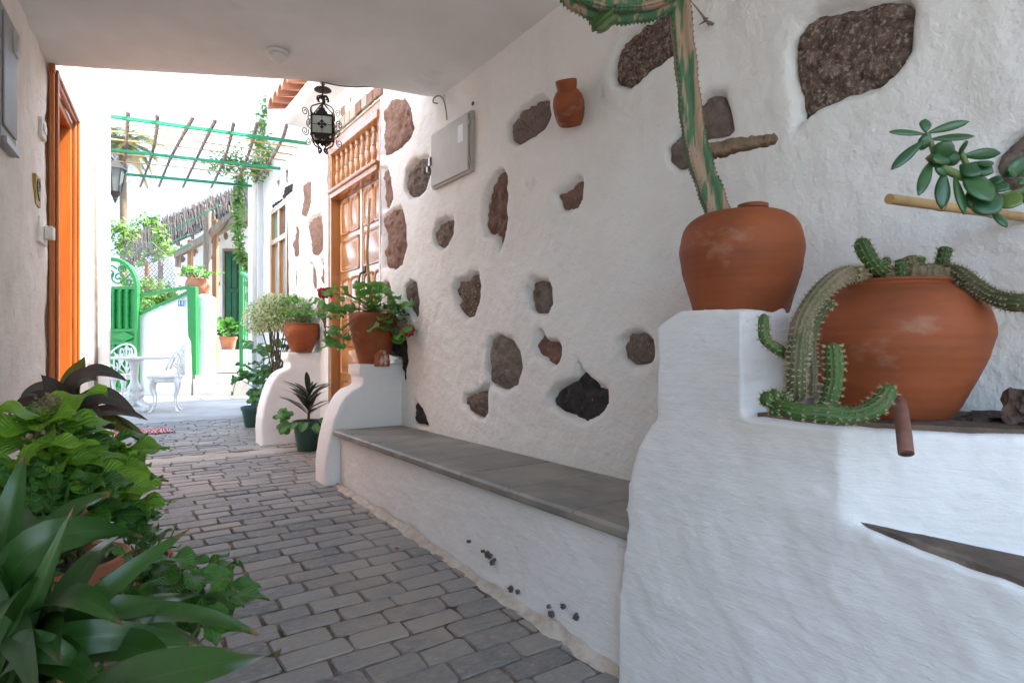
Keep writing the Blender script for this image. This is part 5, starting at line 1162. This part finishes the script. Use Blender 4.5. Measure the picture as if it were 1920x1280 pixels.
# ================================================================== table and chairs
def spiral2(cx, cy, r0, r1, turns, n=20, a0=0., s=1):
    return [(cx+(r0+(r1-r0)*i/n)*math.cos(a0+s*turns*2*math.pi*i/n), cy+(r0+(r1-r0)*i/n)*math.sin(a0+s*turns*2*math.pi*i/n)) for i in range(n+1)]
def make_chair(label):
    t = thing('garden_chair', label, 'chair', (0, 0, 0), 'cast-iron garden chairs at the table')
    MB().lathe([(0, .437), (.19, .437), (.21, .442), (.215, .452), (.208, .460), (.18, .462), (0, .462)], (0, 0, 0), 32).build('seat', 'white_iron', t, smooth='auto')
    MB().lathe([(.175, .38), (.19, .39), (.198, .437), (.18, .437)], (0, 0, 0), 32, cap=False).build('apron', 'white_iron', t, smooth='auto')
    for i in range(4):
        a = rad(45+90*i); d = Vector((math.cos(a), math.sin(a), 0))
        MB().tube(cpath([d*.175+UP*.44, d*.195+UP*.37, d*.20+UP*.30, d*.165+UP*.20, d*.165+UP*.10, d*.20+UP*.03, d*.235+UP*.008], 4), [.04, .042, .044, .044, .042, .038, .034, .031, .028, .025, .022, .020, .018, .017, .016, .015, .014, .014, .014, .014, .015, .017, .019, .019, .017], 8, squash=.7).build('leg', 'white_iron', t, smooth=True)
    def C(a, z, r=.20):       # wrapped on the back cylinder, back towards -Y
        q = rad(-90)+a; return Vector((r*1.05*math.cos(q), r*1.05*math.sin(q)*1.0, z))
    rim = [C(rad(-82+164*i/28), .46+.415*math.cos(rad(-86+172*i/28))**.62) for i in range(29)]
    bk = MB().tube(rim, .0125, 8).build('back_rim', 'white_iron', t, smooth=True)
    def orn(pts, r=.008): MB().tube([C(x, z) for x, z in pts], r, 6, squash=1.4).build('back_scroll', 'white_iron', bk, smooth=True)
    for s in (-1, 1):
        orn([(s*x, z) for x, z in spiral2(.30, .70, .02, .16*.8, 1.4, 18, 0)], .008)
        orn([(s*x, z) for x, z in spiral2(.62, .57, .03, .2, 1.3, 18, 1.5)], .008)
        orn([(0, .47), (s*.12, .53), (s*.32, .60), (s*.55, .70), (s*.75, .76)], .009)
        orn([(s*.05, .84), (s*.2, .78), (s*.12, .70), (s*.25, .62), (s*.6, .50), (s*1.0, .49)], .008)
        orn([(s*.15, .47), (s*.45, .52), (s*.9, .58), (s*1.15, .62)], .008)
    orn([(0, .86), (.03, .75), (-.03, .66), (.02, .56), (0, .47)], .011)
    for z in (.80, .72, .62, .54): MB().lathe([(0, -.006), (.016, -.006), (.02, 0), (.016, .006), (0, .006)], C(0, z), 10).build('rosette', 'white_iron', bk, smooth=True)
    return t
ch = make_chair('white cast-iron chair drawn up between the table and the numbered white wall')
p = gpt(310, 7.75); ch.location = p; ch.rotation_euler.z = rad(78)
ch2 = make_chair('white cast-iron chair behind the table in front of the arched green gate')
p = gpt(222, 8.35); ch2.location = p; ch2.rotation_euler.z = rad(150)
p = gpt(252, 7.75)
t = thing('garden_table', 'round white cast-iron table with ornate pedestal in the courtyard', 'table', p)
MB().lathe([(0, .675), (.44, .675), (.485, .68), (.49, .695), (.485, .705), (0, .706)], p, 48).build('top', 'white_iron', t, smooth='auto')
pl_ = MB().lathe(smooth_prof([(.05, .06), (.07, .10), (.095, .17), (.10, .24), (.085, .30), (.055, .36), (.042, .42), (.045, .50), (.05, .58), (.075, .64), (.10, .655), (.11, .675)], 3), p, 24).build('pedestal', 'white_iron', t, smooth=True)
for i in range(6):
    a = i*math.pi/3+.2; d = Vector((math.cos(a), math.sin(a), 0)); s_ = Vector((-d.y, d.x, 0))
    for zc2, rr_ in ((.20, .045), (.28, .03), (.12, .03)):
        MB().tube([p+d*.098+s_*x+UP*(zc2+y) for x, y in spiral2(0, 0, .008, rr_, 1.3, 14, i)], .008, 6).build('scroll_ornament', 'white_iron', pl_, smooth=True)
for i in range(4):
    a = i*math.pi/2+.5; d = Vector((math.cos(a), math.sin(a), 0))
    ft = MB().tube(cpath([p+d*.04+UP*.12, p+d*.12+UP*.11, p+d*.20+UP*.07, p+d*.27+UP*.03], 4), [.045, .045, .044, .042, .04, .038, .036, .034, .032, .03, .028, .028, .028], 8, squash=.8).build('foot', 'white_iron', t, smooth=True)
    MB().tube([p+d*(.225+x)+UP*(.055+y) for x, y in spiral2(0, 0, .01, .05, 1.4, 16, 2)], .018, 7, squash=1.6).build('foot_scroll', 'white_iron', ft, smooth=True)
# mat by the left door
p = onz(268, 813, .17); p.z = g(p.y)+.006
mt_ = MB().bx(-.30, .24, -.22, .22, 0, .008).build('door_mat', 'mat'); mt_.location = p; mt_.rotation_euler = (0, 0, rad(6)); tag(mt_, 'red and white patterned mat lying flat on the paving near the plants', 'mat')
# ================================================================== far side of the courtyard
KW = 10.4
t = thing('garden_wall', 'white garden wall with sloping top and blue number plate behind the table', 'wall', gpt(310, KW))
mb = MB().cprism([(256, 760), (258, 592), (272, 582), (290, 578), (310, 568), (330, 556), (352, 545), (357, 545), (357, 760)], KW, .28)
plastered(mb.build('wall', 'plaster', t), .03, 2, .012, .3)
mb = MB().cprism([(364, 760), (364, 556), (378, 549), (388, 557), (390, 600), (387, 650), (387, 760)], KW+.05, .35); plastered(mb.build('rounded_end', 'plaster', t), .03, 3, .015, .3)
sg = thing('house_number_plate', 'small blue tile plate reading 11 on the white garden wall', 'number plate', pt(340, 575, KW-.02))
MB().cprism([(332.5, 561.5), (345.5, 561.5), (345.5, 575), (332.5, 575)], KW-.03, .02).build('plate', 'white_paint', sg)
MB().cprism([(333.5, 562.5), (344.5, 562.5), (344.5, 574), (333.5, 574)], KW-.034, .004).build('tile', 'blue_tile', sg)
cm = Matrix((RGT, UP, -FWD)).transposed().to_4x4()
text_mesh('11', .105, 'digits', 'white_paint', sg, Matrix.Translation(pt(339, 568, KW-.036)-Vector(sg.location)) @ cm)
# green railing on the wall
t = thing('green_railing', 'sloping green metal railing with slim balusters along the top of the garden wall', 'railing', pt(300, 580, KW))
def gb(name, a, b, w_, h_, k=KW, m='green', par=None): return MB().bar(pt(*a, k), pt(*b, k), w_, h_).build(name, m, par or t)
gb('top_rail', (256, 555), (356, 538), .05, .05, KW-.05); gb('lower_rail', (258, 590), (352, 548), .04, .045, KW-.05)
for x in (268, 286, 305, 322, 338): gb('baluster', (x, 555-(x-256)*.17), (x, 590-(x-258)*.44), .022, .022, KW-.05)
MB().cprism([(350, 537), (367, 537), (368, 703), (360, 703), (357, 640), (352, 628)], KW-.09, .10).build('post', 'green', t, bevel=.01)
# left gate: arched green metal gate
t = thing('arched_gate', 'arched bright green metal gate behind the garden table', 'gate', gpt(214, KW-.05))
gx0, gx1, gc = 164, 257, 210
def GP(px, py): return pt(px, py, KW-.1)
mb = MB(); yb = 738; ar = [(gx1, 545)]+[(gc+(gx1-gc)*math.cos(rad(a)), 540-54*math.sin(rad(a))) for a in range(0, 181, 12)]+[(gx0, 545)]
arch = MB().tube([GP(gx1, yb)]+[GP(*q) for q in ar]+[GP(gx0, yb)], .042, 4).build('frame', 'green', t)
for y in (540, 619, 643, 728): MB().bar(GP(gx0, y), GP(gx1, y), .045, .05).build('rail', 'green', t)
MB().cprism([(gx0+3, 540), (gx1-3, 540), (gx1-3, 619), (gx0+3, 619)], KW-.085, .012).build('back_panel', 'green', t)
MB().cprism([(gx0+3, 643), (gx1-3, 643), (gx1-3, 730), (gx0+3, 730)], KW-.085, .012).build('back_panel', 'green', t)
MB().cprism([(gx0+3, 621), (gx1-3, 621), (gx1-3, 641), (gx0+3, 641)], KW-.085, .012).build('middle_panel', 'green', t)
MB().prism([GP(214, 631), GP(235, 622), GP(255, 631), GP(235, 640)], -FWD*.03).build('lozenge', 'green', t)
for x in (178, 190, 202, 214, 227, 240):
    for y0, y1 in ((542, 617), (646, 726)):
        p0 = GP(x, y1); h = (y1-y0)*(KW-.1)/FPX; pr = []
        for i in range(19): pr.append((.020+.014*abs(math.sin(i*1.57)), h*i/18))
        MB().lathe(pr, p0-FWD*.02, 8).build('spindle', 'green', t, smooth=True)
for i, (x, y, r_) in enumerate(((222, 520, 14), (240, 528, 9), (205, 512, 16), (228, 505, 8), (190, 522, 12))):
    MB().tube([GP(x+a, y+b) for a, b in spiral2(0, 0, 1.5, r_, 1.6, 18, i)], .014, 5).build('scroll', 'green', t, smooth=True)
# right gate leaf, standing open
t = thing('open_gate', 'narrow green barred gate leaf standing open at the step', 'gate', pt(464, 705, 10.2))
kA, kB = 10.25, 9.6
def OP(s, y): a = pt(452.5, 655, kA); b = pt(474.5, 655, kB); q = a+(b-a)*s; q.z = EYE+(HY-y)/FPX*(kA+(kB-kA)*s); return q
for s in (0, 1): MB().bar(OP(s, 500 if s == 0 else 510), OP(s, 703), .05, .05, up=FWD).build('stile', 'green', t)
for y0, y1 in ((512, 527), (606, 612), (700, 704)): MB().bar(OP(0, y0), OP(1, y1), .05, .05).build('rail', 'green', t)
for i in range(1, 7): MB().bar(OP(i/7, 514+i*2), OP(i/7, 702), .014, .014, up=FWD).build('bar', 'green', t)
# step and raised path
zs = .5
st_ = thing('entrance_step', 'single pale concrete step in front of the porch entrance', 'step', gpt(415, KW))
a = pt(360, 655, KW+.0); b = pt(484, 655, KW+.0); a.z = b.z = .0
mb = MB().prism([a, b, b+FWD*.9, a+FWD*.9], (0, 0, zs)); plastered(mb.build('step', 'step', st_), .03, 2, .012, .25)
mb = MB(); a2 = pt(300, 655, KW+.85); b2 = pt(520, 655, KW+.85); q = [a2, b2, b2+FWD*8, a2+FWD*8]; zq = [.488, .488, .75, .75]
mb.add([(p.x, p.y, z) for p, z in zip(q, zq)]+[(p.x, p.y, -.1) for p in q], [(0, 1, 2, 3), (0, 4, 5, 1), (1, 5, 6, 2), (2, 6, 7, 3), (3, 7, 4, 0)])
tag(mb.build('porch_path', 'concrete'), kind='structure')
# ------------------------------------------------------------------ porch house behind
KP = 15.2
ph = thing('porch_house', 'old stone house with a cane-roofed wooden porch behind the garden wall', 'house', pt(400, 680, 12.6))
wl = MB().cprism([(250, 700), (250, 505), (330, 478), (400, 440), (520, 392), (520, 700)], KP, .3).build('wall', 'plaster', ph)
rs = random.Random(4)
for i in range(46):
    x = rs.uniform(332, 478); y = rs.uniform(400, 640); y = max(y, 490-(x-330)*.55); r1, r2 = rs.uniform(3, 6), rs.uniform(5, 10)
    if 418 < x < 450 and y > 460: continue
    n = 9; MB().cprism([(x+r1*math.cos(j*6.283/n)*rs.uniform(.7, 1.2), y+r2*math.sin(j*6.283/n)*rs.uniform(.7, 1.2)) for j in range(n)], KP-.03, .06).build('stone', 'stone', wl, bevel=.01)
dd = MB().cprism([(421, 690), (421, 473), (447, 473), (447, 690)], KP-.06, .08).build('door', 'green_dark', ph)
for y0, y1 in ((482, 540), (548, 610), (618, 680)):
    for x0 in (424, 435): MB().cprism([(x0, y0), (x0+9, y0), (x0+9, y1), (x0, y1)], KP-.085, .03).build('door_panel', 'green_dark', dd, bevel=.008)
MB().cprism([(417, 690), (417, 466), (452, 466), (452, 690), (448, 690), (448, 471), (420, 471), (420, 690)], KP-.10, .12).build('door_frame', 'wood_old', ph)
MB().cprism([(306, 700), (306, 500), (328, 500), (328, 700)], 13.8, .2).build('white_pier', 'plaster', ph)
for (x, y0, y1, k, w_, m_) in ((389, 395, 690, 12.6, .12, 'wood_old'), (404, 412, 686, 12.9, .10, 'wood_post'), (357, 450, 600, 14.2, .10, 'wood_post'), (334, 470, 620, 14.8, .10, 'wood_old'), (301, 485, 640, 14.6, .09, 'stick'), (276, 490, 640, 15, .09, 'wood_post')):
    a, b = pt(x, y0, k), pt(x-.5, y1, k); MB().bar(a, b, w_, w_, up=FWD).build('post', m_, ph, bevel=.012)
# porch beams and cane roof
E0, E1 = pt(482, 385, 11.6), pt(225, 505, 19.); H0, H1 = pt(470, 345, 14.2), pt(225, 452, 23.)
MB().bar(pt(480, 393, 11.7), pt(330, 478, 14.6), .10, .17).build('eave_beam', 'wood_old', ph, bevel=.01)
MB().bar(pt(440, 400, 12.4), pt(385, 445, 12.7), .12, .12).build('brace', 'wood_old', ph, bevel=.01)
rf = MB().add([E0, E1, H1, H0, E0+UP*.05, E1+UP*.05, H1+UP*.05, H0+UP*.05], [(0, 1, 2, 3), (7, 6, 5, 4), (0, 4, 5, 1), (1, 5, 6, 2), (2, 6, 7, 3), (3, 7, 4, 0)]).build('roof', 'wood_old', ph)
for i in range(10):
    s = (i+.5)/10; MB().bar(E0.lerp(E1, s)-UP*.06, H0.lerp(H1, s)-UP*.06, .07, .08).build('rafter', 'wood_old', rf)
mb = MB()
for i in range(1500):
    s = R.random(); a = E0.lerp(E1, s); b = H0.lerp(H1, min(1, max(0, s+R.uniform(-.02, .02)))); q0 = R.uniform(-.12, .7); q1 = q0+R.uniform(.25, .5)
    o = UP*(.06+R.uniform(0, .10)); A = a.lerp(b, q0)+o-UP*.03*(q0 < 0); B = a.lerp(b, min(1.05, q1))+o+UP*R.uniform(0, .04)
    mb.tube([A, B], R.uniform(.008, .016), 3, tint=R.random())
mb.build('thatch', 'straw', rf, kind='stuff')
for k, (a, b) in enumerate((((270, 478), (352, 440)), ((250, 415+55), (412, 385)), ((262, 500), (360, 458)))): MB().tube([pt(*a, 12.5), pt(*b, 11.3)], .012, 6).build('green_wire_rail', 'green_pipe', ph)
# wire net fence
t = thing('wire_net', 'sagging diamond wire net stretched above the garden wall', 'net', pt(290, 545, 10.7))
mb = MB()
def NP(s, q): return pt(226+112*s, 440+110*q+14*math.sin(s*3.1)*(1-q), 10.75)
for i in range(-14, 17):
    for sg_ in (1, -1):
        pts_ = []
        for j in range(15):
            q = j/14; s = (i/15)+(q*.85 if sg_ > 0 else (1-q)*.85)+.012*math.sin(j*3)
            if 0 <= s <= 1 and not (s > .55 and q < (s-.55)*1.2): pts_.append(NP(s, q))
        if len(pts_) > 1: mb.tube(pts_, .0055, 3)
mb.build('wire', 'stick', t, kind='stuff')
# pots at the far side
c = pt(371, 549, KW+.2); c.z = EYE+(HY-552)/FPX*(KW+.2)
t = thing('potted_succulent', 'round clay pot with pale leggy succulent on top of the garden wall', 'potted plant', c); c.z -= .03
MB().lathe(smooth_prof([(.10, 0), (.17, .08), (.20, .18), (.18, .27), (.14, .31), (.12, .31), (.11, .28)], 4), c, 28, cap=False).build('pot', 'terra_pale', t, smooth='auto')
for i in range(16):
    d = rdir(.1, .9); d = Vector((d.x, d.y, d.z*.6)); e = c+UP*.3+d*R.uniform(.2, .38); MB().tube(cpath([c+UP*.28, c+UP*.33+d*.12, e], 3), .008, 5).build('stem', 'stem_green', t, smooth=True)
    for _ in range(4): add_leaf(t, R.choice(lib('ovate', 'lf_ger')), e+rdir()*.03, rdir(-.2, .8), UP, .11)
c = pt(428, 656, 12.2)
pb = thing('white_plinth', 'low white masonry plinth under the potted plant by the porch', 'plinth', pt(428, 684, 12.2)); MB().cprism([(411, 690), (411, 655), (452, 655), (452, 690)], 12.0, .5).build('block', 'plaster', pb, bevel=.02)
t = thing('potted_foliage', 'clay pot with dark broad-leaved plant on the white plinth', 'potted plant', c+UP*.002); pot(t, c, .17, .27, 'terra_pale')
for i in range(44):
    a = R.uniform(0, 6.28); d = Vector((math.cos(a), math.sin(a), R.uniform(.1, 1.4))).normalized(); p = c+UP*.28+d*R.uniform(.05, .35); add_leaf(t, R.choice(lib('ovate', 'lf_plain' if i % 2 else 'lf_hydra_d')), p, d+rdir(-.8, 0)*.5, UP-FWD*.5+rdir()*.3, R.uniform(.18, .3))
# bushes behind the fence
def bush(label, c, s, n, L, m, tr=True):
    t = thing('bush', label, 'bush', Vector((c.x, c.y, c.z-s[2]))); mb = MB()
    MB().tube([Vector((c.x, c.y, .1)), c], [.05, .03], 6).build('stem', 'stem_brown', t)
    for i in range(n):
        d = rdir(-1, 1); q = R.random()**.4; lump = 1+.6*float(fbm(np.array(d.x*2+c.x), np.array(d.y*2+d.z*2))); mb.leaf(c+Vector((d.x*s[0], d.y*s[1], d.z*s[2]))*q*lump, rdir(-1, .5), UP+rdir()*.8, L*R.uniform(.6, 1.2), L*.55, tint=R.random())
    mb.build('foliage', m, t, kind='stuff'); return t
bush('green leafy bush seen through the wire net', pt(285, 560, 13.2), (.7, .6, .5), 1300, .12, 'lf_vine')
bush('low dark bush behind the sloping green railing', pt(262, 600, 12.2), (.4, .5, .55), 1100, .10, 'lf_fern')
bush('bright bush beyond the porch posts', pt(320, 530, 17.5), (1.2, 1, 1.2), 1800, .16, 'lf_vine')
# palm
k = 30.; c = pt(229, 275, k); base = pt(230, 655, k); base.z = .1
t = thing('palm_tree', 'date palm with drooping feathery fronds rising behind the gate', 'palm tree', base)
MB().tube(cpath([base, base.lerp(c, .5)+RGT*.08, c], 6), [.17]*6+[.16]*6+[.15], 12).build('trunk', 'stem_brown', t, smooth=True)
for i in range(46):
    a = i*2.4+R.random()*.4; el = 1.35-2.1*(i/46); L = R.uniform(2.1, 2.8); d = Vector((math.cos(a)*math.cos(el), math.sin(a)*math.cos(el), math.sin(el)))
    p1 = c+d*L*.55+UP*.15; p2 = c+Vector((d.x, d.y, 0)).normalized()*L*(.75 if el > 0 else .55)+UP*(d.z*L*.5-.75-.35*(el < 0)); mb = MB(); N = 22; dry = 1. if i > 34 else 0.
    prev = c
    for j in range(1, N+1):
        tt = j/N; p = bez(c, p1, p2, tt); tg = (p-prev).normalized(); mb.tube([prev, p], .014*(1.1-tt), 3, tint=.5); s_ = tg.cross(UP).normalized() if abs(tg.z) < .98 else RGT
        ll = .55*math.sin(math.pi*min(1, .12+tt*.86))**.6
        for sgn in (-1, 1):
            mb.leaf(p, s_*sgn+tg*.7-UP*.35, UP, ll, .035, tint=dry if dry else R.random()*.3); mb.leaf((p+prev)/2, s_*sgn+tg*.75-UP*.2, UP, ll, .035, tint=dry if dry else R.random()*.3)
        prev = p
    mb.build('frond', 'palm', t)
# ================================================================== foreground plants along the left wall
def strap(t, b, m_, tip, W, up, m, wave=.12, fold=.22, n=16, prof='strap', nm='leaf'):
    o = ORG[t.name]; b, m_, tip = [Vector(q)-o for q in (b, m_, tip)]
    l0 = (m_-b).length; q = min(.75, max(.25, l0/(l0+(tip-m_).length))); c = (m_-b*(1-q)**2-tip*q*q)/(2*q*(1-q))   # curve through m_
    return put(nm, leaf_mesh(nm, b, c, tip, W, up, prof, m, n=n, mw=8, fold=fold, wave=wave), t)
# aspidistra: broad dark straps from a clay pot beside the camera
ca = gpt(40, 1.16); rtz = ca.z+.24
ap = thing('potted_aspidistra', 'large aspidistra with broad glossy dark green leaves in a clay pot', 'potted plant', ca)
pot(ap, ca, .145, .25, 'terra_pale')
def rt(): a = R.random()*6.28; q = .085*R.random(); return ca+Vector((q*math.cos(a), q*math.sin(a), .23))
mp = lambda x, y, k: pt(x, y, k)
A = [ # mid px, tip px, width m, up hint
 ((370, 1250, .60), (525, 1226, .66), .085, UP*1.0-FWD*.5, .22),
 ((20, 960, .98), (46, 852, 1.02), .078, -FWD+RGT*.35+UP*.1, .10),
 ((210, 1100, .95), (358, 988, 1.06), .070, UP*.55-FWD*.8, .15),
 ((130, 1000, .98), (268, 1008, 1.12), .10, UP*.25-FWD, .2),
 ((60, 1130, .92), (140, 945, .96), .055, -FWD+RGT*.7, .15),
 ((230, 1140, .98), (378, 1138, 1.10), .075, UP*.75-FWD*.6, .3),
 ((215, 1190, .90), (372, 1206, 1.02), .080, UP*.4-FWD*.9, .1),
 ((330, 1150, 1.02), (484, 1190, 1.10), .085, UP*.8-FWD*.45, .15),
 ((80, 1215, .80), (172, 1250, .84), .075, UP*.6-FWD*.75, .2),
 ((90, 1180, .86), (115, 1245, .74), .09, UP*.7-FWD*.7, .2),
 ((130, 1240, .82), (215, 1330, .74), .085, UP*.6-FWD*.8, .1),
 ((0, 1060, .90), (-60, 1010, .84), .085, UP*.7-FWD*.7, .1),
 ((55, 1070, .95), (165, 960, 1.10), .10, -FWD*.9+UP*.3, .25),
 ((290, 1180, 1.06), (395, 1215, 1.16), .08, UP*.8-FWD*.5, .15),
 ((20, 1120, .80), (-20, 1215, .68), .09, UP*.6-FWD*.7, .15),
 ((180, 1040, 1.10), (240, 1005, 1.26), .085, UP*.6-FWD*.6, .2),
 ((110, 980, 1.14), (205, 925, 1.26), .105, -FWD*.7+UP*.6, .2),
 ((-40, 1000, .95), (-30, 900, .95), .08, -FWD+RGT*.2, .1),
 ((270, 1220, .86), (340, 1290, .80), .085, UP*.7-FWD*.6, .1),
 ((330, 1120, 1.16), (420, 1125, 1.28), .08, UP*.8-FWD*.4, .2),
 ((30, 1180, .9), (70, 1320, .7), .09, UP*.6-FWD*.8, .1), ((140, 1120, .9), (230, 1170, .86), .085, UP*.8-FWD*.5, .2), ((60, 1020, 1.1), (20, 940, 1.22), .09, UP*.3-FWD, .2),
]
for m_, tp, W, up, wv in A: strap(ap, rt(), mp(*m_), mp(*tp), W*1.15, up, 'lf_aspid', wave=wv)
# burgundy cordyline by the door
cc = gpt(118, 2.42); t = thing('potted_ti_plant', 'burgundy and green strap-leaved ti plant beside the orange doorway', 'potted plant', cc)
pot(t, cc, .14, .26, 'terra_pale'); rt2 = cc+UP*.24; hd = pt(118, 790, 2.42); MB().tube([rt2-UP*.03, hd], [.016, .012], 8).build('stem', 'stem_brown', t, smooth=True)
C = [((112, 735, 2.42), (76, 702, 2.36), .085, 'lf_cordy'), ((138, 720, 2.44), (158, 667, 2.5), .085, 'lf_cordy_g'), ((150, 715, 2.38), (182, 714, 2.3), .085, 'lf_cordy'), ((72, 735, 2.40), (38, 745, 2.34), .075, 'lf_cordy'), ((60, 752, 2.36), (10, 785, 2.3), .07, 'lf_cordy'),
     ((170, 698, 2.42), (240, 715, 2.4), .05, 'lf_cordy'), ((185, 742, 2.36), (262, 785, 2.3), .055, 'lf_cordy'), ((140, 755, 2.34), (128, 745, 2.26), .07, 'lf_hydra_d'), ((205, 770, 2.34), (278, 788, 2.28), .04, 'lf_dark'), ((225, 795, 2.34), (285, 833, 2.3), .045, 'lf_cordy_g'),
     ((200, 790, 2.36), (265, 830, 2.3), .045, 'lf_dark'), ((165, 770, 2.36), (190, 800, 2.3), .07, 'lf_cordy'), ((100, 770, 2.36), (60, 800, 2.3), .06, 'lf_cordy'), ((90, 795, 2.4), (30, 830, 2.34), .06, 'lf_dark'), ((150, 800, 2.36), (165, 850, 2.28), .06, 'lf_dark'), ((180, 750, 2.42), (230, 745, 2.46), .05, 'lf_dark'), ((60, 785, 2.44), (0, 815, 2.44), .07, 'lf_dark'), ((40, 800, 2.4), (-20, 860, 2.4), .07, 'lf_dark'), ((130, 830, 2.36), (110, 870, 2.26), .06, 'lf_dark')]
for i_, (m_, tp, W, mt2) in enumerate(C):
    if i_ in (0, 5, 6, 8, 11, 15, 3): mt2 = 'lf_cordy_sheen'
    strap(t, hd+Vector((R.uniform(-.02, .02), R.uniform(-.02, .02), R.uniform(-.08, .03))), mp(*m_), mp(*tp), W*1.45, UP*.45-FWD*.9+rdir()*.25, mt2, wave=.15, prof='lance')
# hydrangea
ch_ = gpt(120, 1.85); t = thing('potted_hydrangea', 'bushy hydrangea with bright green toothed leaves and faded blooms', 'potted plant', ch_)
pot(t, ch_, .17, .27, 'terra_pale'); rt3 = ch_+UP*.25
RS = [ # rosette centre px, k, leaf length, n, material
 ((85, 785), 1.78, .15, 7, 'lf_hydra'), ((60, 820), 1.74, .14, 6, 'lf_hydra'), ((120, 805), 1.84, .13, 5, 'lf_hydra'), ((232, 845), 1.92, .12, 8, 'lf_hydra'), ((100, 860), 1.66, .10, 7, 'lf_hydra'), ((145, 870), 1.70, .10, 7, 'lf_hydra'), ((195, 880), 1.74, .10, 7, 'lf_hydra'), ((215, 925), 1.66, .095, 8, 'lf_hydra'), ((40, 870), 1.60, .11, 6, 'lf_hydra'), ((255, 935), 1.7, .09, 6, 'lf_hydra'), ((150, 920), 1.62, .10, 7, 'lf_hydra_d'), ((110, 915), 1.58, .10, 7, 'lf_hydra_d'), ((175, 905), 1.7, .11, 6, 'lf_hydra'),
 ((230, 895), 1.84, .12, 7, 'lf_hydra_d'), ((190, 850), 1.88, .12, 6, 'lf_hydra_d'), ((20, 900), 1.56, .11, 7, 'lf_hydra_d'), ((150, 960), 1.58, .10, 7, 'lf_hydra_d'), ((195, 965), 1.6, .10, 7, 'lf_hydra_d'), ((80, 950), 1.56, .11, 7, 'lf_hydra_d'), ((240, 965), 1.66, .09, 6, 'lf_hydra_d'), ((20, 800), 1.8, .13, 5, 'lf_hydra_d'), ((120, 840), 1.8, .12, 7, 'lf_hydra_d'), ((70, 900), 1.66, .12, 7, 'lf_hydra_d'), ((200, 1000), 1.6, .09, 7, 'lf_hydra_d')]
for (x, y), k, L, n, mt2 in RS:
    p = pt(x, y, k); MB().tube(cpath([rt3+rdir()*.04, (rt3+p)/2+rdir()*.03, p], 4), .0045, 6).build('stem', 'stem_green', t, smooth=True)
    for i in range(n):
        a = i*2.4+R.random()*.5; el = R.uniform(-.1, .5); d = Vector((math.cos(a), math.sin(a), el)); add_leaf(t, R.choice(lib('ovate', mt2)), p+UP*R.uniform(-.03, .02), d, UP-FWD*.55+rdir()*.3, L*R.uniform(.85, 1.3))
for x, y, k in ((88, 762, 1.76), (85, 822, 1.72), (62, 840, 1.7)):
    c = pt(x, y, k); mb = MB()
    for i in range(70): d = rdir(-.4, 1); mb.leaf(c+d*.035*R.random()**.5, d+rdir(), UP+rdir(), .016, .012, tint=R.random())
    mb.build('faded_bloom', 'flower_dry', t)
# small fern-like plants between
def fern(label, c, tips, W, m='lf_fern'):
    t = thing('fern', label, 'fern', c)
    for tp in tips:
        mb = MB(); p1 = (c+tp)/2+UP*.07; prev = c; N = 20
        for j in range(1, N+1):
            tt = j/N; p = bez(c, p1, tp, tt); tg = (p-prev).normalized(); mb.tube([prev, p], .0018, 4, tint=.4); s_ = tg.cross(UP-FWD*.4).normalized(); nn = s_.cross(tg)
            ll = W*math.sin(math.pi*min(1, .1+.88*tt))**.7
            for sg2 in (-1, 1): mb.leaf(p, s_*sg2+tg*.45, nn, ll, W*.26, tint=R.random()*.6)
            prev = p
        mb.build('frond', m, t)
    return t
c = gpt(60, 1.45); c.z += .0
fern('leathery holly fern with stiff dark fronds beside the hydrangea', c, [pt(105, 870, 1.42), pt(130, 905, 1.38), pt(5, 880, 1.2), pt(-10, 950, 1.2), pt(20, 930, 1.3), pt(60, 900, 1.44)], .055, 'lf_hydra_d')
c = gpt(230, 1.62)
fern('soft fern arching onto the paving between hydrangea and aspidistra', c, [pt(330, 985, 1.5), pt(300, 1010, 1.44), pt(320, 1040, 1.4), pt(260, 985, 1.6), pt(280, 960, 1.6), pt(270, 1060, 1.4)], .04)
# bright low creeper
c = gpt(290, 1.42); t = thing('ground_creeper', 'low bright green creeper spreading onto the paving beside the aspidistra', 'creeper', c)
for i in range(110):
    x = R.uniform(190, 430); y = R.uniform(1040, 1160)+max(0, (x-300))*.18; p = pt(x, y, R.uniform(1.22, 1.48)); p.z = max(p.z, g(p.y)+.02); add_leaf(t, R.choice(lib('ovate', 'lf_hydra_d' if i % 3 else 'lf_plain')), p, RGT*R.uniform(-.2, 1)+rdir(-.5, .3), UP+rdir()*.5-FWD*.3, R.uniform(.045, .085))
for i in range(12):
    e = pt(R.uniform(220, 420), R.uniform(1080, 1180), 1.35); e.z = max(e.z, g(e.y)+.03); MB().tube(cpath([c, (c+e)/2+UP*.06, e], 3), .003, 5).build('stem', 'stem_green', t, smooth=True)
# empty-looking clay pots among the foliage
for (x, k, r_, h_, lb) in ((165, 1.36, .10, .17, 'small clay pot half hidden under the aspidistra leaves'), (255, 2.05, .11, .2, 'clay pot with a little greenery tucked beside the hydrangea')):
    c = gpt(x, k); t = thing('clay_pot', lb, 'pot', c); pot(t, c, r_, h_, 'terra_pale')
    for i in range(14):
        d = rdir(.1, 1); add_leaf(t, R.choice(lib('ovate', 'lf_plain')), c+UP*h_+d*.05, d, UP, R.uniform(.05, .09))
